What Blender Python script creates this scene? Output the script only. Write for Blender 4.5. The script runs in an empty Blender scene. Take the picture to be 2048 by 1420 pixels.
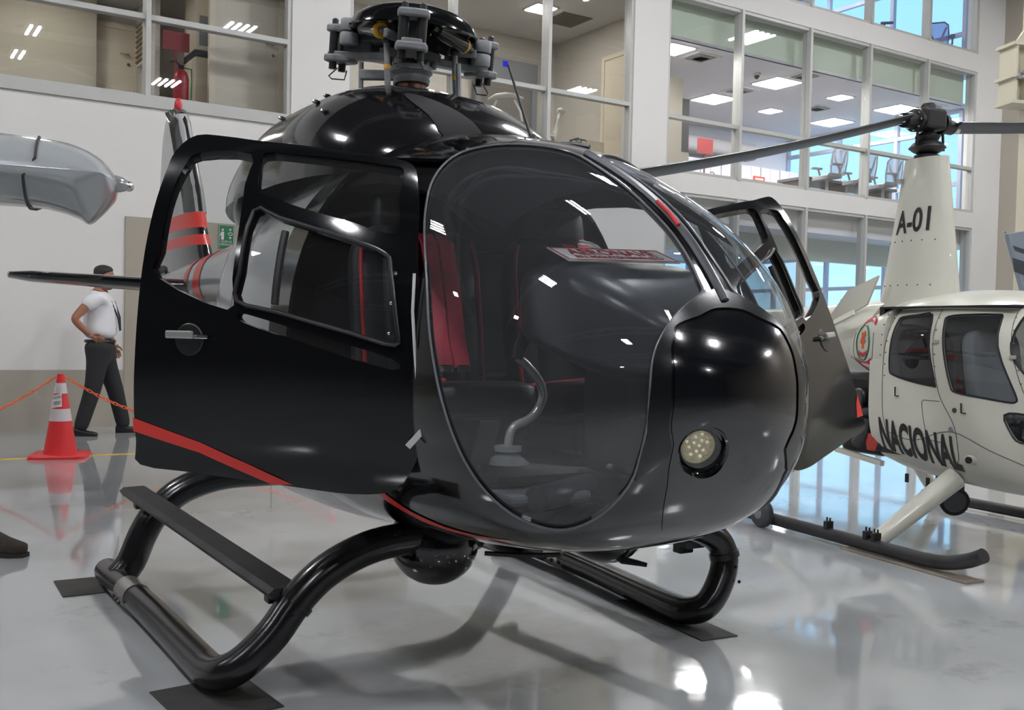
import bpy, bmesh, math, random
import numpy as np
from mathutils import Vector, Matrix
from mathutils.geometry import delaunay_2d_cdt
random.seed(4)
scene = bpy.context.scene
COL = scene.collection
PI = math.pi
# ------------------------------------------------------------------ camera
FPX, PPY, CAM_H, PITCH, ROLL = 2034.0, 732.0, 1.15, math.atan(67 / 2034.0), 0.0215
cam_d = bpy.data.cameras.new('camera')
cam_d.sensor_fit = 'HORIZONTAL'; cam_d.sensor_width = 36.0
cam_d.lens = FPX / 2048.0 * 36.0
cam_d.shift_y = (PPY - 710.0) / 2048.0
cam_d.clip_start = 0.05; cam_d.clip_end = 300
cam = bpy.data.objects.new('camera', cam_d); COL.objects.link(cam)
_F = Vector((0, math.cos(PITCH), -math.sin(PITCH))); _R0 = Vector((1, 0, 0)); _U0 = Vector((0, math.sin(PITCH), math.cos(PITCH)))
_R = _R0 * math.cos(ROLL) + _U0 * math.sin(ROLL); _U = _U0 * math.cos(ROLL) - _R0 * math.sin(ROLL)
cam.matrix_world = Matrix(((_R.x, _U.x, -_F.x, 0), (_R.y, _U.y, -_F.y, 0), (_R.z, _U.z, -_F.z, CAM_H), (0, 0, 0, 1)))
scene.camera = cam
# ------------------------------------------------------------------ world, exposure
scene.view_settings.view_transform = 'Standard'
scene.view_settings.look = 'None'
scene.view_settings.gamma = 1.0
scene.view_settings.use_curve_mapping = False
scene.view_settings.exposure = 0.0
scene.cycles.transparent_max_bounces = 18
scene.cycles.max_bounces = 8
scene.cycles.diffuse_bounces = 3
scene.cycles.glossy_bounces = 4
scene.cycles.sample_clamp_indirect = 4.0
world = bpy.data.worlds.new('sky'); scene.world = world; world.use_nodes = True
nt = world.node_tree; nt.nodes.clear()
_o = nt.nodes.new('ShaderNodeOutputWorld'); _b = nt.nodes.new('ShaderNodeBackground')
_tc = nt.nodes.new('ShaderNodeTexCoord'); _sx = nt.nodes.new('ShaderNodeSeparateXYZ'); _cr = nt.nodes.new('ShaderNodeValToRGB')
nt.links.new(_tc.outputs['Generated'], _sx.inputs[0]); nt.links.new(_sx.outputs['Z'], _cr.inputs[0])
_cr.color_ramp.elements[0].color = (0.45, 0.78, 1.0, 1); _cr.color_ramp.elements[0].position = 0.0
_cr.color_ramp.elements[1].color = (0.16, 0.54, 1.0, 1); _cr.color_ramp.elements[1].position = 0.6
nt.links.new(_cr.outputs[0], _b.inputs[0]); _b.inputs[1].default_value = 1.9
nt.links.new(_b.outputs[0], _o.inputs[0])
LAMP = 300.0      # hangar tube radiance
ROOM = 55.0       # office ceiling panel radiance
# ------------------------------------------------------------------ helpers
def lin(c):
    return tuple((x / 12.92 if x <= 0.04045 else ((x + 0.055) / 1.055) ** 2.4) for x in (v / 255.0 for v in c))
MATS = {}
def mat(name, col=(128, 128, 128), rough=0.5, metal=0.0, spec=0.5, coat=0.0, emit=0.0, bump=0.0, bscale=20.0, var=0.0, vscale=3.0, var2=None, lincol=None):
    if name in MATS: return MATS[name]
    m = bpy.data.materials.new(name); m.use_nodes = True
    t = m.node_tree; b = t.nodes['Principled BSDF']
    c = lincol or lin(col)
    b.inputs['Base Color'].default_value = (*c, 1); b.inputs['Roughness'].default_value = rough
    b.inputs['Metallic'].default_value = metal; b.inputs['Specular IOR Level'].default_value = spec
    if coat: b.inputs['Coat Weight'].default_value = coat; b.inputs['Coat Roughness'].default_value = 0.04
    if emit: b.inputs['Emission Color'].default_value = (*c, 1); b.inputs['Emission Strength'].default_value = emit
    if var or bump:
        tc = t.nodes.new('ShaderNodeTexCoord'); n = t.nodes.new('ShaderNodeTexNoise')
        t.links.new(tc.outputs['Object'], n.inputs['Vector'])
        n.inputs['Scale'].default_value = vscale; n.inputs['Detail'].default_value = 5
        if var:
            r = t.nodes.new('ShaderNodeValToRGB')
            d = var2 and lin(var2) or tuple(x * (1 - var) for x in c)
            r.color_ramp.elements[0].color = (*d, 1); r.color_ramp.elements[1].color = (*c, 1)
            r.color_ramp.elements[0].position = 0.35; r.color_ramp.elements[1].position = 0.62
            t.links.new(n.outputs['Fac'], r.inputs[0]); t.links.new(r.outputs[0], b.inputs['Base Color'])
        if bump:
            n2 = t.nodes.new('ShaderNodeTexNoise'); n2.inputs['Scale'].default_value = bscale; n2.inputs['Detail'].default_value = 3
            t.links.new(tc.outputs['Object'], n2.inputs['Vector'])
            bp = t.nodes.new('ShaderNodeBump'); bp.inputs['Strength'].default_value = bump; bp.inputs['Distance'].default_value = 0.01
            t.links.new(n2.outputs['Fac'], bp.inputs['Height']); t.links.new(bp.outputs[0], b.inputs['Normal'])
    MATS[name] = m
    return m
def glass(name, tint=(0.9, 0.93, 0.92), f0=0.045, gain=1.0, rough=0.0, haze=0.0, hazecol=(0.3, 0.3, 0.32)):
    if name in MATS: return MATS[name]
    m = bpy.data.materials.new(name); m.use_nodes = True
    t = m.node_tree; t.nodes.clear()
    o = t.nodes.new('ShaderNodeOutputMaterial'); tr = t.nodes.new('ShaderNodeBsdfTransparent'); gl = t.nodes.new('ShaderNodeBsdfGlossy')
    tr.inputs[0].default_value = (*tint, 1); gl.inputs['Roughness'].default_value = rough; gl.inputs[0].default_value = (1, 1, 1, 1)
    lw = t.nodes.new('ShaderNodeLayerWeight'); lw.inputs[0].default_value = 0.5
    pw = t.nodes.new('ShaderNodeMath'); pw.operation = 'POWER'; pw.inputs[1].default_value = 5.0
    ma = t.nodes.new('ShaderNodeMath'); ma.operation = 'MULTIPLY_ADD'; ma.inputs[1].default_value = (1 - f0) * gain; ma.inputs[2].default_value = f0; ma.use_clamp = True
    t.links.new(lw.outputs['Facing'], pw.inputs[0]); t.links.new(pw.outputs[0], ma.inputs[0])
    mx = t.nodes.new('ShaderNodeMixShader'); t.links.new(ma.outputs[0], mx.inputs[0])
    base = tr
    if haze:
        df = t.nodes.new('ShaderNodeBsdfDiffuse'); df.inputs[0].default_value = (*hazecol, 1)
        m2 = t.nodes.new('ShaderNodeMixShader'); m2.inputs[0].default_value = haze
        t.links.new(tr.outputs[0], m2.inputs[1]); t.links.new(df.outputs[0], m2.inputs[2]); base = m2
    t.links.new(base.outputs[0], mx.inputs[1]); t.links.new(gl.outputs[0], mx.inputs[2]); t.links.new(mx.outputs[0], o.inputs[0])
    MATS[name] = m
    return m
def rmat(ax, ang):
    return Matrix.Rotation(ang, 3, ax)
class MB:
    def __init__(s): s.v = []; s.f = []; s.m = []
    def add(s, vs, fs, mi=0):
        k = len(s.v); s.v += [tuple(p) for p in vs]; s.f += [tuple(i + k for i in f) for f in fs]; s.m += [mi] * len(fs); return s
    def box(s, x0, x1, y0, y1, z0, z1, mi=0):
        return s.add([(x0, y0, z0), (x1, y0, z0), (x1, y1, z0), (x0, y1, z0), (x0, y0, z1), (x1, y0, z1), (x1, y1, z1), (x0, y1, z1)],
                     [(0, 3, 2, 1), (4, 5, 6, 7), (0, 1, 5, 4), (1, 2, 6, 5), (2, 3, 7, 6), (3, 0, 4, 7)], mi)
    def obox(s, c, size, rot=None, mi=0):
        rot = rot or Matrix.Identity(3); c = Vector(c); hx, hy, hz = (a / 2 for a in size)
        vs = [c + rot @ Vector((x, y, z)) for x, y, z in ((-hx, -hy, -hz), (hx, -hy, -hz), (hx, hy, -hz), (-hx, hy, -hz), (-hx, -hy, hz), (hx, -hy, hz), (hx, hy, hz), (-hx, hy, hz))]
        return s.add(vs, [(0, 3, 2, 1), (4, 5, 6, 7), (0, 1, 5, 4), (1, 2, 6, 5), (2, 3, 7, 6), (3, 0, 4, 7)], mi)
    def bar(s, a, b, w, h, up=(0, 0, 1), mi=0):
        a = Vector(a); b = Vector(b); d = (b - a); L = d.length; d.normalize(); u = Vector(up)
        y = u.cross(d)
        if y.length < 1e-4: y = Vector((0, 1, 0)).cross(d)
        y.normalize(); z = d.cross(y)
        return s.obox((a + b) / 2, (L, w, h), Matrix((d, y, z)).transposed(), mi)
    def loft(s, rings, cap=True, closed=True, mi=0):
        n = len(rings[0]); k = len(s.v)
        for r in rings: s.v += [tuple(p) for p in r]
        m = n if closed else n - 1
        for i in range(len(rings) - 1):
            for j in range(m):
                a = k + i * n + j; b = k + i * n + (j + 1) % n
                s.f.append((a, b, b + n, a + n)); s.m.append(mi)
        if cap and closed:
            s.f.append(tuple(k + j for j in reversed(range(n)))); s.m.append(mi)
            s.f.append(tuple(k + (len(rings) - 1) * n + j for j in range(n))); s.m.append(mi)
        return s
    def tube(s, pts, r, n=12, cap=True, closed=False, flat=1.0, mi=0):
        pts = [Vector(p) for p in pts]; N = len(pts); rs = r if isinstance(r, (list, tuple)) else [r] * N
        tang = []
        for i in range(N):
            if closed: d = pts[(i + 1) % N] - pts[i - 1]
            else: d = pts[min(i + 1, N - 1)] - pts[max(i - 1, 0)]
            tang.append(d.normalized())
        u = Vector((0, 0, 1)) if abs(tang[0].z) < 0.9 else Vector((1, 0, 0))
        rings = []
        for i in range(N):
            t = tang[i]; u = (u - t * u.dot(t)).normalized(); w = t.cross(u)
            rings.append([pts[i] + (u * math.cos(2 * PI * k / n) * flat + w * math.sin(2 * PI * k / n)) * rs[i] for k in range(n)])
        if closed: rings.append(rings[0]); cap = False
        return s.loft(rings, cap, True, mi)
    def lathe(s, prof, n=24, o=(0, 0, 0), rot=None, mi=0, cap=True):
        rot = rot or Matrix.Identity(3); o = Vector(o)
        rings = [[o + rot @ Vector((r * math.cos(2 * PI * k / n), r * math.sin(2 * PI * k / n), z)) for k in range(n)] for r, z in prof]
        return s.loft(rings, cap, True, mi)
    def prism(s, poly, fn, c0, c1, mi=0):
        return s.loft([[fn(a, b, c0) for a, b in poly], [fn(a, b, c1) for a, b in poly]], mi=mi)
    def ball(s, c, r, n=12, m=8, sc=(1, 1, 1), mi=0):
        c = Vector(c)
        prof = [(max(math.sin(PI * i / m), 0.002), -math.cos(PI * i / m)) for i in range(m + 1)]
        rings = [[c + Vector((a * math.cos(2 * PI * k / n) * sc[0], a * math.sin(2 * PI * k / n) * sc[1], z * sc[2])) * r for k in range(n)] for a, z in prof]
        return s.loft(rings, True, True, mi)
    def mesh(s, name):
        me = bpy.data.meshes.new(name); me.from_pydata(s.v, [], s.f); return me
    def build(s, name, mt, parent=None, smooth=0.6, bevel=0.0, kind=None, seg=2):
        me = s.mesh(name); o = bpy.data.objects.new(name, me); COL.objects.link(o)
        for q in (mt if isinstance(mt, (list, tuple)) else [mt]): me.materials.append(q)
        if max(s.m, default=0) > 0: me.polygons.foreach_set('material_index', s.m)
        bm = bmesh.new(); bm.from_mesh(me); bmesh.ops.recalc_face_normals(bm, faces=bm.faces); bm.to_mesh(me); bm.free()
        if smooth:
            me.shade_smooth(); me.set_sharp_from_angle(angle=smooth)
        if bevel:
            b = o.modifiers.new('bevel', 'BEVEL'); b.width = bevel; b.segments = seg; b.limit_method = 'ANGLE'; b.angle_limit = 0.6
        if parent: o.parent = parent
        if kind: o['kind'] = kind
        return o
def tag(o, label=None, cat=None, group=None, kind=None):
    if label: o['label'] = label
    if cat: o['category'] = cat
    if group: o['group'] = group
    if kind: o['kind'] = kind
    return o
def thing(name, label, cat, loc=(0, 0, 0), rotz=0.0, group=None):
    o = bpy.data.objects.new(name, None); COL.objects.link(o); o.location = loc; o.rotation_euler = (0, 0, rotz)
    o.empty_display_size = 0.1
    return tag(o, label, cat, group)
def copy_tree(o, parent=None):
    c = o.copy(); COL.objects.link(c); c.parent = parent
    for ch in list(o.children): copy_tree(ch, c)
    return c
def put(o, loc, rotz=0.0):
    o.location = loc; o.rotation_euler = (0, 0, rotz); return o
def rrect(w, h, r, n=5):
    p = []
    for cx, cy, a0 in ((w / 2 - r, h / 2 - r, 0), (-w / 2 + r, h / 2 - r, PI / 2), (-w / 2 + r, -h / 2 + r, PI), (w / 2 - r, -h / 2 + r, 1.5 * PI)):
        for i in range(n + 1):
            a = a0 + PI / 2 * i / n; p.append((cx + r * math.cos(a), cy + r * math.sin(a)))
    return p
def smooth_poly(pts, n=6, closed=True):
    P = [np.array(p, float) for p in pts]; N = len(P); out = []
    for i in range(N if closed else N - 1):
        p0, p1, p2, p3 = (P[(i - 1) % N], P[i], P[(i + 1) % N], P[(i + 2) % N]) if closed else (P[max(i - 1, 0)], P[i], P[i + 1], P[min(i + 2, N - 1)])
        for k in range(n):
            t = k / n
            out.append(tuple(0.5 * ((2 * p1) + (p2 - p0) * t + (2 * p0 - 5 * p1 + 4 * p2 - p3) * t * t + (3 * p1 - p0 - 3 * p2 + p3) * t ** 3)))
    if not closed: out.append(tuple(P[-1]))
    return out
def dens(poly, step):
    out = []
    for i in range(len(poly)):
        a = np.array(poly[i]); b = np.array(poly[(i + 1) % len(poly)]); k = max(1, int(np.linalg.norm(b - a) / step))
        out += [tuple(a + (b - a) * j / k) for j in range(k)]
    return out
def in_poly(pts, poly):
    pts = np.asarray(pts); x, y = pts[:, 0], pts[:, 1]; r = np.zeros(len(pts), bool); n = len(poly)
    for i in range(n):
        x1, y1 = poly[i]; x2, y2 = poly[(i + 1) % n]
        if y1 == y2: continue
        k = ((y1 > y) != (y2 > y)) & (x < (x2 - x1) * (y - y1) / (y2 - y1) + x1); r ^= k
    return r
def region(outline, holes, gx, gy, fn, name, mt, parent=None, thick=0.0, fin=None):
    """fill a 2D outline minus holes with triangles (grid inside), map it through fn to 3D, with exact surface normals;
    thick > 0 adds an inner skin and a rim"""
    polys = [list(outline)] + [list(h) for h in holes]
    pts = []; edges = []
    for p in polys:
        k = len(pts); pts += [Vector(q) for q in p]; edges += [(k + i, k + (i + 1) % len(p)) for i in range(len(p))]
    xs = [p[0] for p in outline]; ys = [p[1] for p in outline]
    G = np.array([(x, y) for x in np.arange(min(xs) + gx / 2, max(xs), gx) for y in np.arange(min(ys) + gy / 2, max(ys), gy)])
    if len(G):
        ok = in_poly(G, outline)
        near = np.array([p for q in polys for p in q])
        d = np.concatenate([np.min(((g[:, None, :] - near[None]) / np.array([gx, gy])) ** 2 @ np.array([1.0, 1.0]), axis=1) for g in np.array_split(G, max(1, len(G) // 400))])
        ok &= d > 0.12
        pts += [Vector(g) for g in G[ok]]
    v, e, f, _, _, _ = delaunay_2d_cdt(pts, edges, [], 0, 1e-6)
    v = np.array([tuple(q) for q in v]); F = np.array([tuple(t) for t in f])
    cen = v[F].mean(1); ok = in_poly(cen, outline)
    for h in holes: ok &= ~in_poly(cen, h)
    F = F[ok]; used = np.unique(F); mp = -np.ones(len(v), int); mp[used] = np.arange(len(used)); v = v[used]; F = mp[F]
    a, b = v[:, 0], v[:, 1]; P = np.asarray(fn(a, b)); eps = 1e-3
    am = np.maximum(a, xs and min(xs) + 4 * eps) if min(xs) == 0.0 else a
    N = np.cross(fn(am + eps, b) - fn(am - eps, b), fn(am, b + eps) - fn(am, b - eps)); N /= np.maximum(np.linalg.norm(N, axis=1), 1e-12)[:, None]
    fnm = np.cross(P[F[:, 1]] - P[F[:, 0]], P[F[:, 2]] - P[F[:, 0]])
    flipm = (fnm * N[F].mean(1)).sum(1) < 0; F[flipm] = F[flipm][:, ::-1]
    c0 = P.mean(0)
    if (fnm.sum() != 0) and ((P - np.array([c0[0] * .5, 0, c0[2] * .97 + .03])) * N).sum() < 0 and thick:
        N = -N; F = F[:, ::-1]
    V = [tuple(p) for p in P]; faces = [tuple(int(i) for i in t) for t in F]; nrm = [tuple(n) for n in N]
    if thick:
        Q = P - N * thick; n0 = len(V); V += [tuple(p) for p in Q]; nrm += [tuple(-n) for n in N]; faces += [tuple(int(i) + n0 for i in t[::-1]) for t in F]
        ed = {}
        for t in F:
            for i in range(3): ed[(int(t[i]), int(t[(i + 1) % 3]))] = 1
        for (i, j) in ed:
            if (j, i) in ed: continue
            e1 = P[j] - P[i]; rn = np.cross(e1, N[i]); L = np.linalg.norm(rn)
            if L < 1e-9: continue
            rn /= L; k = len(V); V += [tuple(P[j]), tuple(P[i]), tuple(Q[i]), tuple(Q[j])]; nrm += [tuple(rn)] * 4; faces.append((k, k + 1, k + 2, k + 3))
    me = bpy.data.meshes.new(name); me.from_pydata(V, [], faces); me.shade_smooth()
    me.normals_split_custom_set_from_vertices(nrm)
    o = bpy.data.objects.new(name, me); COL.objects.link(o); me.materials.append(mt)
    if parent: o.parent = parent
    return o
def text_mesh(txt, size, name, mt, fn, parent=None, width=None, shear=0.0, depth=0.0, bold=0.0, spacing=1.0, sub=0):
    cu = bpy.data.curves.new(name, 'FONT'); cu.body = txt; cu.size = size; cu.align_x = 'CENTER'; cu.align_y = 'CENTER'; cu.offset = bold; cu.shear = shear; cu.space_character = spacing
    cu.fill_mode = 'FRONT'; cu.resolution_u = 4
    ob = bpy.data.objects.new(name, cu); COL.objects.link(ob)
    dg = bpy.context.evaluated_depsgraph_get(); me = bpy.data.meshes.new_from_object(ob.evaluated_get(dg))
    bpy.data.objects.remove(ob); bpy.data.curves.remove(cu)
    if sub:
        bm = bmesh.new(); bm.from_mesh(me); bmesh.ops.triangulate(bm, faces=bm.faces)
        for _ in range(sub): bmesh.ops.subdivide_edges(bm, edges=[e for e in bm.edges if e.calc_length() > size * .12], cuts=1); bmesh.ops.triangulate(bm, faces=bm.faces)
        bm.to_mesh(me); bm.free()
    xs = [v.co.x for v in me.vertices]; k = (width / (max(xs) - min(xs))) if width and xs else 1.0
    for v in me.vertices: v.co = Vector(fn(v.co.x * k, v.co.y))
    o = bpy.data.objects.new(name, me); COL.objects.link(o); me.materials.clear(); me.materials.append(mt)
    if parent: o.parent = parent
    return o
def spline(xs, ys):
    xs = np.array(xs, float); ys = np.array(ys, float); o = np.argsort(xs); xs = xs[o]; ys = ys[o]
    h = np.diff(xs); d = np.diff(ys) / h; m = np.zeros_like(xs)
    m[1:-1] = np.where(d[1:] * d[:-1] > 0, (2 * d[1:] * d[:-1]) / (d[1:] + d[:-1] + 1e-12), 0); m[0] = d[0]; m[-1] = d[-1]
    def g(x):
        x = np.clip(np.asarray(x, float), xs[0], xs[-1]); i = np.clip(np.searchsorted(xs, x) - 1, 0, len(h) - 1); t = (x - xs[i]) / h[i]
        return (2 * t ** 3 - 3 * t ** 2 + 1) * ys[i] + (t ** 3 - 2 * t ** 2 + t) * h[i] * m[i] + (-2 * t ** 3 + 3 * t ** 2) * ys[i + 1] + (t ** 3 - t ** 2) * h[i] * m[i + 1]
    return g
# ------------------------------------------------------------------ frames
FA = math.atan(3126 / 2034.0)                       # facade runs away to the right
FU = Vector((math.sin(FA), math.cos(FA), 0)); FN = Vector((-math.cos(FA), math.sin(FA), 0)); FC = 11.973
FROT = math.atan2(FU.y, FU.x); FLOC = FN * FC
def fw(u, n, z=0.0): return FU * u + FN * (FC + n) + Vector((0, 0, z))
def fac(o): return put(o, FLOC, FROT)
# ------------------------------------------------------------------ materials for the place
M_white = mat('white_wall', (214, 212, 208), 0.75, var=0.03, vscale=0.7)
M_taupe = mat('taupe_paint', (160, 153, 141), 0.7)
M_beige = mat('beige_wall', (190, 184, 174), 0.8)
M_cream = mat('cream_door', (214, 203, 182), 0.6)
M_ceil = mat('room_ceiling', (225, 222, 218), 0.85)
M_alu = mat('aluminium_frame', (178, 178, 174), 0.4)
M_win = glass('window_glass', (0.95, 0.96, 0.965), 0.055, 1.0)
M_steelcream = mat('cream_steel', (205, 198, 176), 0.5)
M_black = mat('black_plastic', (18, 18, 20), 0.45)
M_dgrey = mat('dark_grey', (58, 60, 64), 0.5)
M_mgrey = mat('mid_grey', (125, 128, 132), 0.5)
M_emit = mat('lamp_panel', (255, 252, 246), 0.5, emit=ROOM)
M_emitw = mat('warm_lamp_panel', (255, 250, 242), 0.5, emit=ROOM * 1.1)
M_tube = mat('lamp_tube', (250, 251, 255), 0.5, emit=LAMP)
M_red = mat('signal_red', (176, 22, 32), 0.4)
M_chrome = mat('chrome', (225, 225, 225), 0.12, metal=1.0)
# floor: glossy poured epoxy with scuffs and worn patches
def floor_mat():
    m = bpy.data.materials.new('epoxy_floor'); m.use_nodes = True; t = m.node_tree; b = t.nodes['Principled BSDF']
    tc = t.nodes.new('ShaderNodeTexCoord')
    def noise(sc, det=5, rough=0.6):
        n = t.nodes.new('ShaderNodeTexNoise'); n.inputs['Scale'].default_value = sc; n.inputs['Detail'].default_value = det; n.inputs['Roughness'].default_value = rough
        t.links.new(tc.outputs['Object'], n.inputs['Vector']); return n
    def ramp(n, a, ca, bb, cb):
        r = t.nodes.new('ShaderNodeValToRGB'); r.color_ramp.elements[0].position = a; r.color_ramp.elements[1].position = bb
        r.color_ramp.elements[0].color = (*ca, 1); r.color_ramp.elements[1].color = (*cb, 1); t.links.new(n.outputs['Fac'], r.inputs[0]); return r
    big = ramp(noise(0.35, 4), 0.40, lin((164, 166, 167)), 0.60, lin((182, 184, 186)))
    sc = ramp(noise(1.7, 8, 0.7), 0.28, lin((120, 114, 98)), 0.42, (1, 1, 1))
    mul = t.nodes.new('ShaderNodeMixRGB'); mul.blend_type = 'MULTIPLY'; mul.inputs[0].default_value = 0.45
    t.links.new(big.outputs[0], mul.inputs[1]); t.links.new(sc.outputs[0], mul.inputs[2])
    # old oil-brown stain in the coating
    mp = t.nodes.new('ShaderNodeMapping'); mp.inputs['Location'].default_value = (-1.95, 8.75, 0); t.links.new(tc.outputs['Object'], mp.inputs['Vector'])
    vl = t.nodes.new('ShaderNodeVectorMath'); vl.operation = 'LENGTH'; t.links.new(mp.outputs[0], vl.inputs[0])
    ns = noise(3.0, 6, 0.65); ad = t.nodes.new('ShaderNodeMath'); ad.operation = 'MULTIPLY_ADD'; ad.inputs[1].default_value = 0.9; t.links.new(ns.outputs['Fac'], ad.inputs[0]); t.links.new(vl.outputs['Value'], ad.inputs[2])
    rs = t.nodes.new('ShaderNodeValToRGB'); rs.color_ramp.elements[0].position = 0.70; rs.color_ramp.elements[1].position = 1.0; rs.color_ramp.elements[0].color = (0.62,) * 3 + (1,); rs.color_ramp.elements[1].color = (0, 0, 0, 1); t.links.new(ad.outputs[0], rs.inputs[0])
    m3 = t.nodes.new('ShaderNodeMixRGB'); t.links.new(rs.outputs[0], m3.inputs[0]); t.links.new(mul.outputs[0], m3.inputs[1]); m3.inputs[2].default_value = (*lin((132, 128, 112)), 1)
    t.links.new(m3.outputs[0], b.inputs['Base Color'])
    rr = ramp(noise(2.3, 6), 0.35, (0.035,) * 3, 0.7, (0.11,) * 3); t.links.new(rr.outputs[0], b.inputs['Roughness'])
    b.inputs['Specular IOR Level'].default_value = 1.0
    b.inputs['Coat Weight'].default_value = 0.5; b.inputs['Coat Roughness'].default_value = 0.03
    w = noise(6.0, 2); bp = t.nodes.new('ShaderNodeBump'); bp.inputs['Strength'].default_value = 0.12; bp.inputs['Distance'].default_value = 0.004
    t.links.new(w.outputs['Fac'], bp.inputs['Height']); t.links.new(bp.outputs[0], b.inputs['Normal'])
    return m
M_floor = floor_mat()
M_hceil = mat('hangar_roof', (40, 40, 43), 0.85)
M_hwall = mat('hangar_wall', (84, 84, 86), 0.85)
# ------------------------------------------------------------------ hangar shell
U0, U1, N0 = -18.0, 19.42, -42.0
def st(mb, name, m, bevel=0.0, smooth=0.0, kind='structure'):
    o = mb.build(name, m, None, smooth, bevel); o['kind'] = kind; return fac(o)
st(MB().box(U0, U1, N0, 0.05, -0.2, 0.0), 'floor', M_floor)
st(MB().box(U0, U1, N0, 0.0, 9.6, 9.8), 'ceiling', M_hceil)
st(MB().box(U0 - 0.3, U0, N0, 0.25, 0, 9.8), 'wall_left', M_hwall)
st(MB().box(U0, U1, N0 - 0.3, N0, 0, 9.8), 'wall_front', M_hwall)
st(MB().box(U1, U1 + 0.3, N0, 0.25, 0, 9.8), 'wall_right', mat('right_wall', (168, 160, 147), 0.8))
for k, n in enumerate((-23, -17, -11, -5, -29, -35)):
    r = thing('roof_truss', 'grey steel roof truss, %s from the facade' % ('fourth', 'third', 'second', 'first', 'fifth', 'sixth')[k], 'truss', FLOC, FROT, 'roof trusses'); r['kind'] = 'structure'
    MB().box(U0, U1, n - 0.08, n + 0.08, 9.35, 9.55).build('top_chord', M_mgrey, r, 0)
    MB().box(U0, U1, n - 0.08, n + 0.08, 8.55, 8.7).build('bottom_chord', M_mgrey, r, 0)
    for i in range(16):
        a = U0 + i * (U1 - U0) / 16; MB().bar((a, n, 8.65 if i % 2 else 9.4), (a + (U1 - U0) / 16, n, 9.4 if i % 2 else 8.65), 0.08, 0.08).build('web', M_mgrey, r, 0)
st(MB().box(U0, U1, -2.62, -2.55, 0.0, 0.002), 'trim_1', mat('yellow_line', (222, 180, 60), 0.4))
# facade wall
wb = thing('wall_back', None, None, FLOC, FROT); wb['kind'] = 'structure'
def wp(name, u0, u1, z0, z1, m=M_white, n0=0.0, n1=0.25): return MB().box(u0, u1, n0, n1, z0, z1).build(name, m, wb, 0)
wp('ground_wall', U0, 10.545, 0.0, 3.70)
wp('pier', U0, -2.0, 3.70, 6.45); wp('pier', 4.50, 5.26, 3.70, 6.45); wp('pier', 9.86, 10.545, 3.70, 6.45)
wp('upper_wall', U0, 10.545, 6.45, 9.8)
wp('pier', 18.55, U1, 0, 9.8)
wp('spandrel', 10.545, 18.55, 3.40, 3.70); wp('spandrel', 10.545, 18.55, 6.45, 6.80); wp('upper_wall', 10.545, 18.55, 9.3, 9.8)
wp('plinth', 10.545, 18.55, 0.0, 0.25)
o = st(MB().box(U0, 2.576, -0.012, 0.0, 0.0, 0.637), 'baseboard_back', M_taupe)
o = st(MB().box(2.576, 6.2, -0.02, 0.0, 0.0, 2.36), 'door_1', mat('taupe_panel', (158, 150, 136), 0.65), 0.004)
MB().box(4.30, 4.31, -0.022, -0.0, 0.0, 2.36).build('panel_joint', M_dgrey, o, 0)
# ---- windows
def window(name, u0, u1, z0, z1, mulls, transom=None, mw=0.055, fr=0.05, col=None):
    w = thing(name, None, None, FLOC, FROT); w['kind'] = 'structure'; fm = col or M_alu
    MB().box(u0, u1, 0.02, 0.14, z0, z0 + fr).build('sill', fm, w, 0)
    MB().box(u0, u1, 0.02, 0.14, z1 - fr, z1).build('head', fm, w, 0)
    for a in (u0, u1 - fr): MB().box(a, a + fr, 0.02, 0.14, z0 + fr, z1 - fr).build('jamb', fm, w, 0)
    for a in mulls: MB().box(a - mw / 2, a + mw / 2, -0.02, 0.16, z0, z1).build('mullion', fm, w, 0)
    ed = [u0 + fr] + [a for a in mulls] + [u1 - fr]
    for i in range(len(ed) - 1):
        a, b = ed[i] + (mw / 2 if i else 0), ed[i + 1] - (mw / 2 if i < len(ed) - 2 else 0)
        if transom:
            MB().box(a, b, 0.02, 0.14, transom - 0.03, transom + 0.03).build('transom', fm, w, 0)
            MB().box(a, b, 0.07, 0.08, z0 + fr, transom - 0.03).build('pane', M_win, w, 0)
            MB().box(a, b, 0.07, 0.08, transom + 0.03, z1 - fr).build('pane', M_win, w, 0)
        else:
            MB().box(a, b, 0.07, 0.08, z0 + fr, z1 - fr).build('pane', M_win, w, 0)
    return w
BAY = [12.11, 13.74, 15.32, 16.99]
window('window_1', -2.0, 4.50, 3.70, 6.45, [-0.4, 1.2, 2.81], 4.62)
window('window_2', 5.26, 9.86, 3.70, 6.45, [6.77, 8.31], 4.62)
window('window_3', 10.545, 18.55, 3.70, 6.45, BAY, 4.56)
window('window_4', 10.545, 18.55, 6.80, 9.30, BAY)
window('window_5', 10.545, 18.55, 0.25, 3.40, BAY)
o = st(MB().box(-2.0, 4.50, -0.03, 0.03, 3.60, 3.73), 'trim_2', M_alu)
# ---- rooms behind the glass
def sb(name, u0, u1, n0, n1, z0, z1, m): return st(MB().box(u0, u1, n0, n1, z0, z1), name, m)
sb('floor_upper', U0, 18.9, 0.25, 7.0, 3.45, 3.68, mat('office_floor', (120, 118, 116), 0.5))
# kitchenette (left)
sb('wall_kitchen_back', -2.2, 4.9, 2.2, 2.3, 3.68, 6.45, M_beige)
sb('wall_kitchen_left', -2.3, -2.2, 0.25, 2.3, 3.68, 6.45, M_beige)
sb('wall_kitchen_right', 4.70, 4.78, 0.25, 2.3, 3.68, 6.45, M_beige)
sb('wall_kitchen_panel', -2.2, 2.62, 1.9, 2.0, 3.68, 5.30, mat('olive_panel', (168, 161, 146), 0.8))
sb('wall_kitchen_side', 3.16, 3.22, 1.15, 2.2, 3.68, 5.3, M_beige)
sb('ceiling_kitchen', -2.3, 4.8, 0.25, 2.3, 5.30, 5.36, M_ceil)
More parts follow.
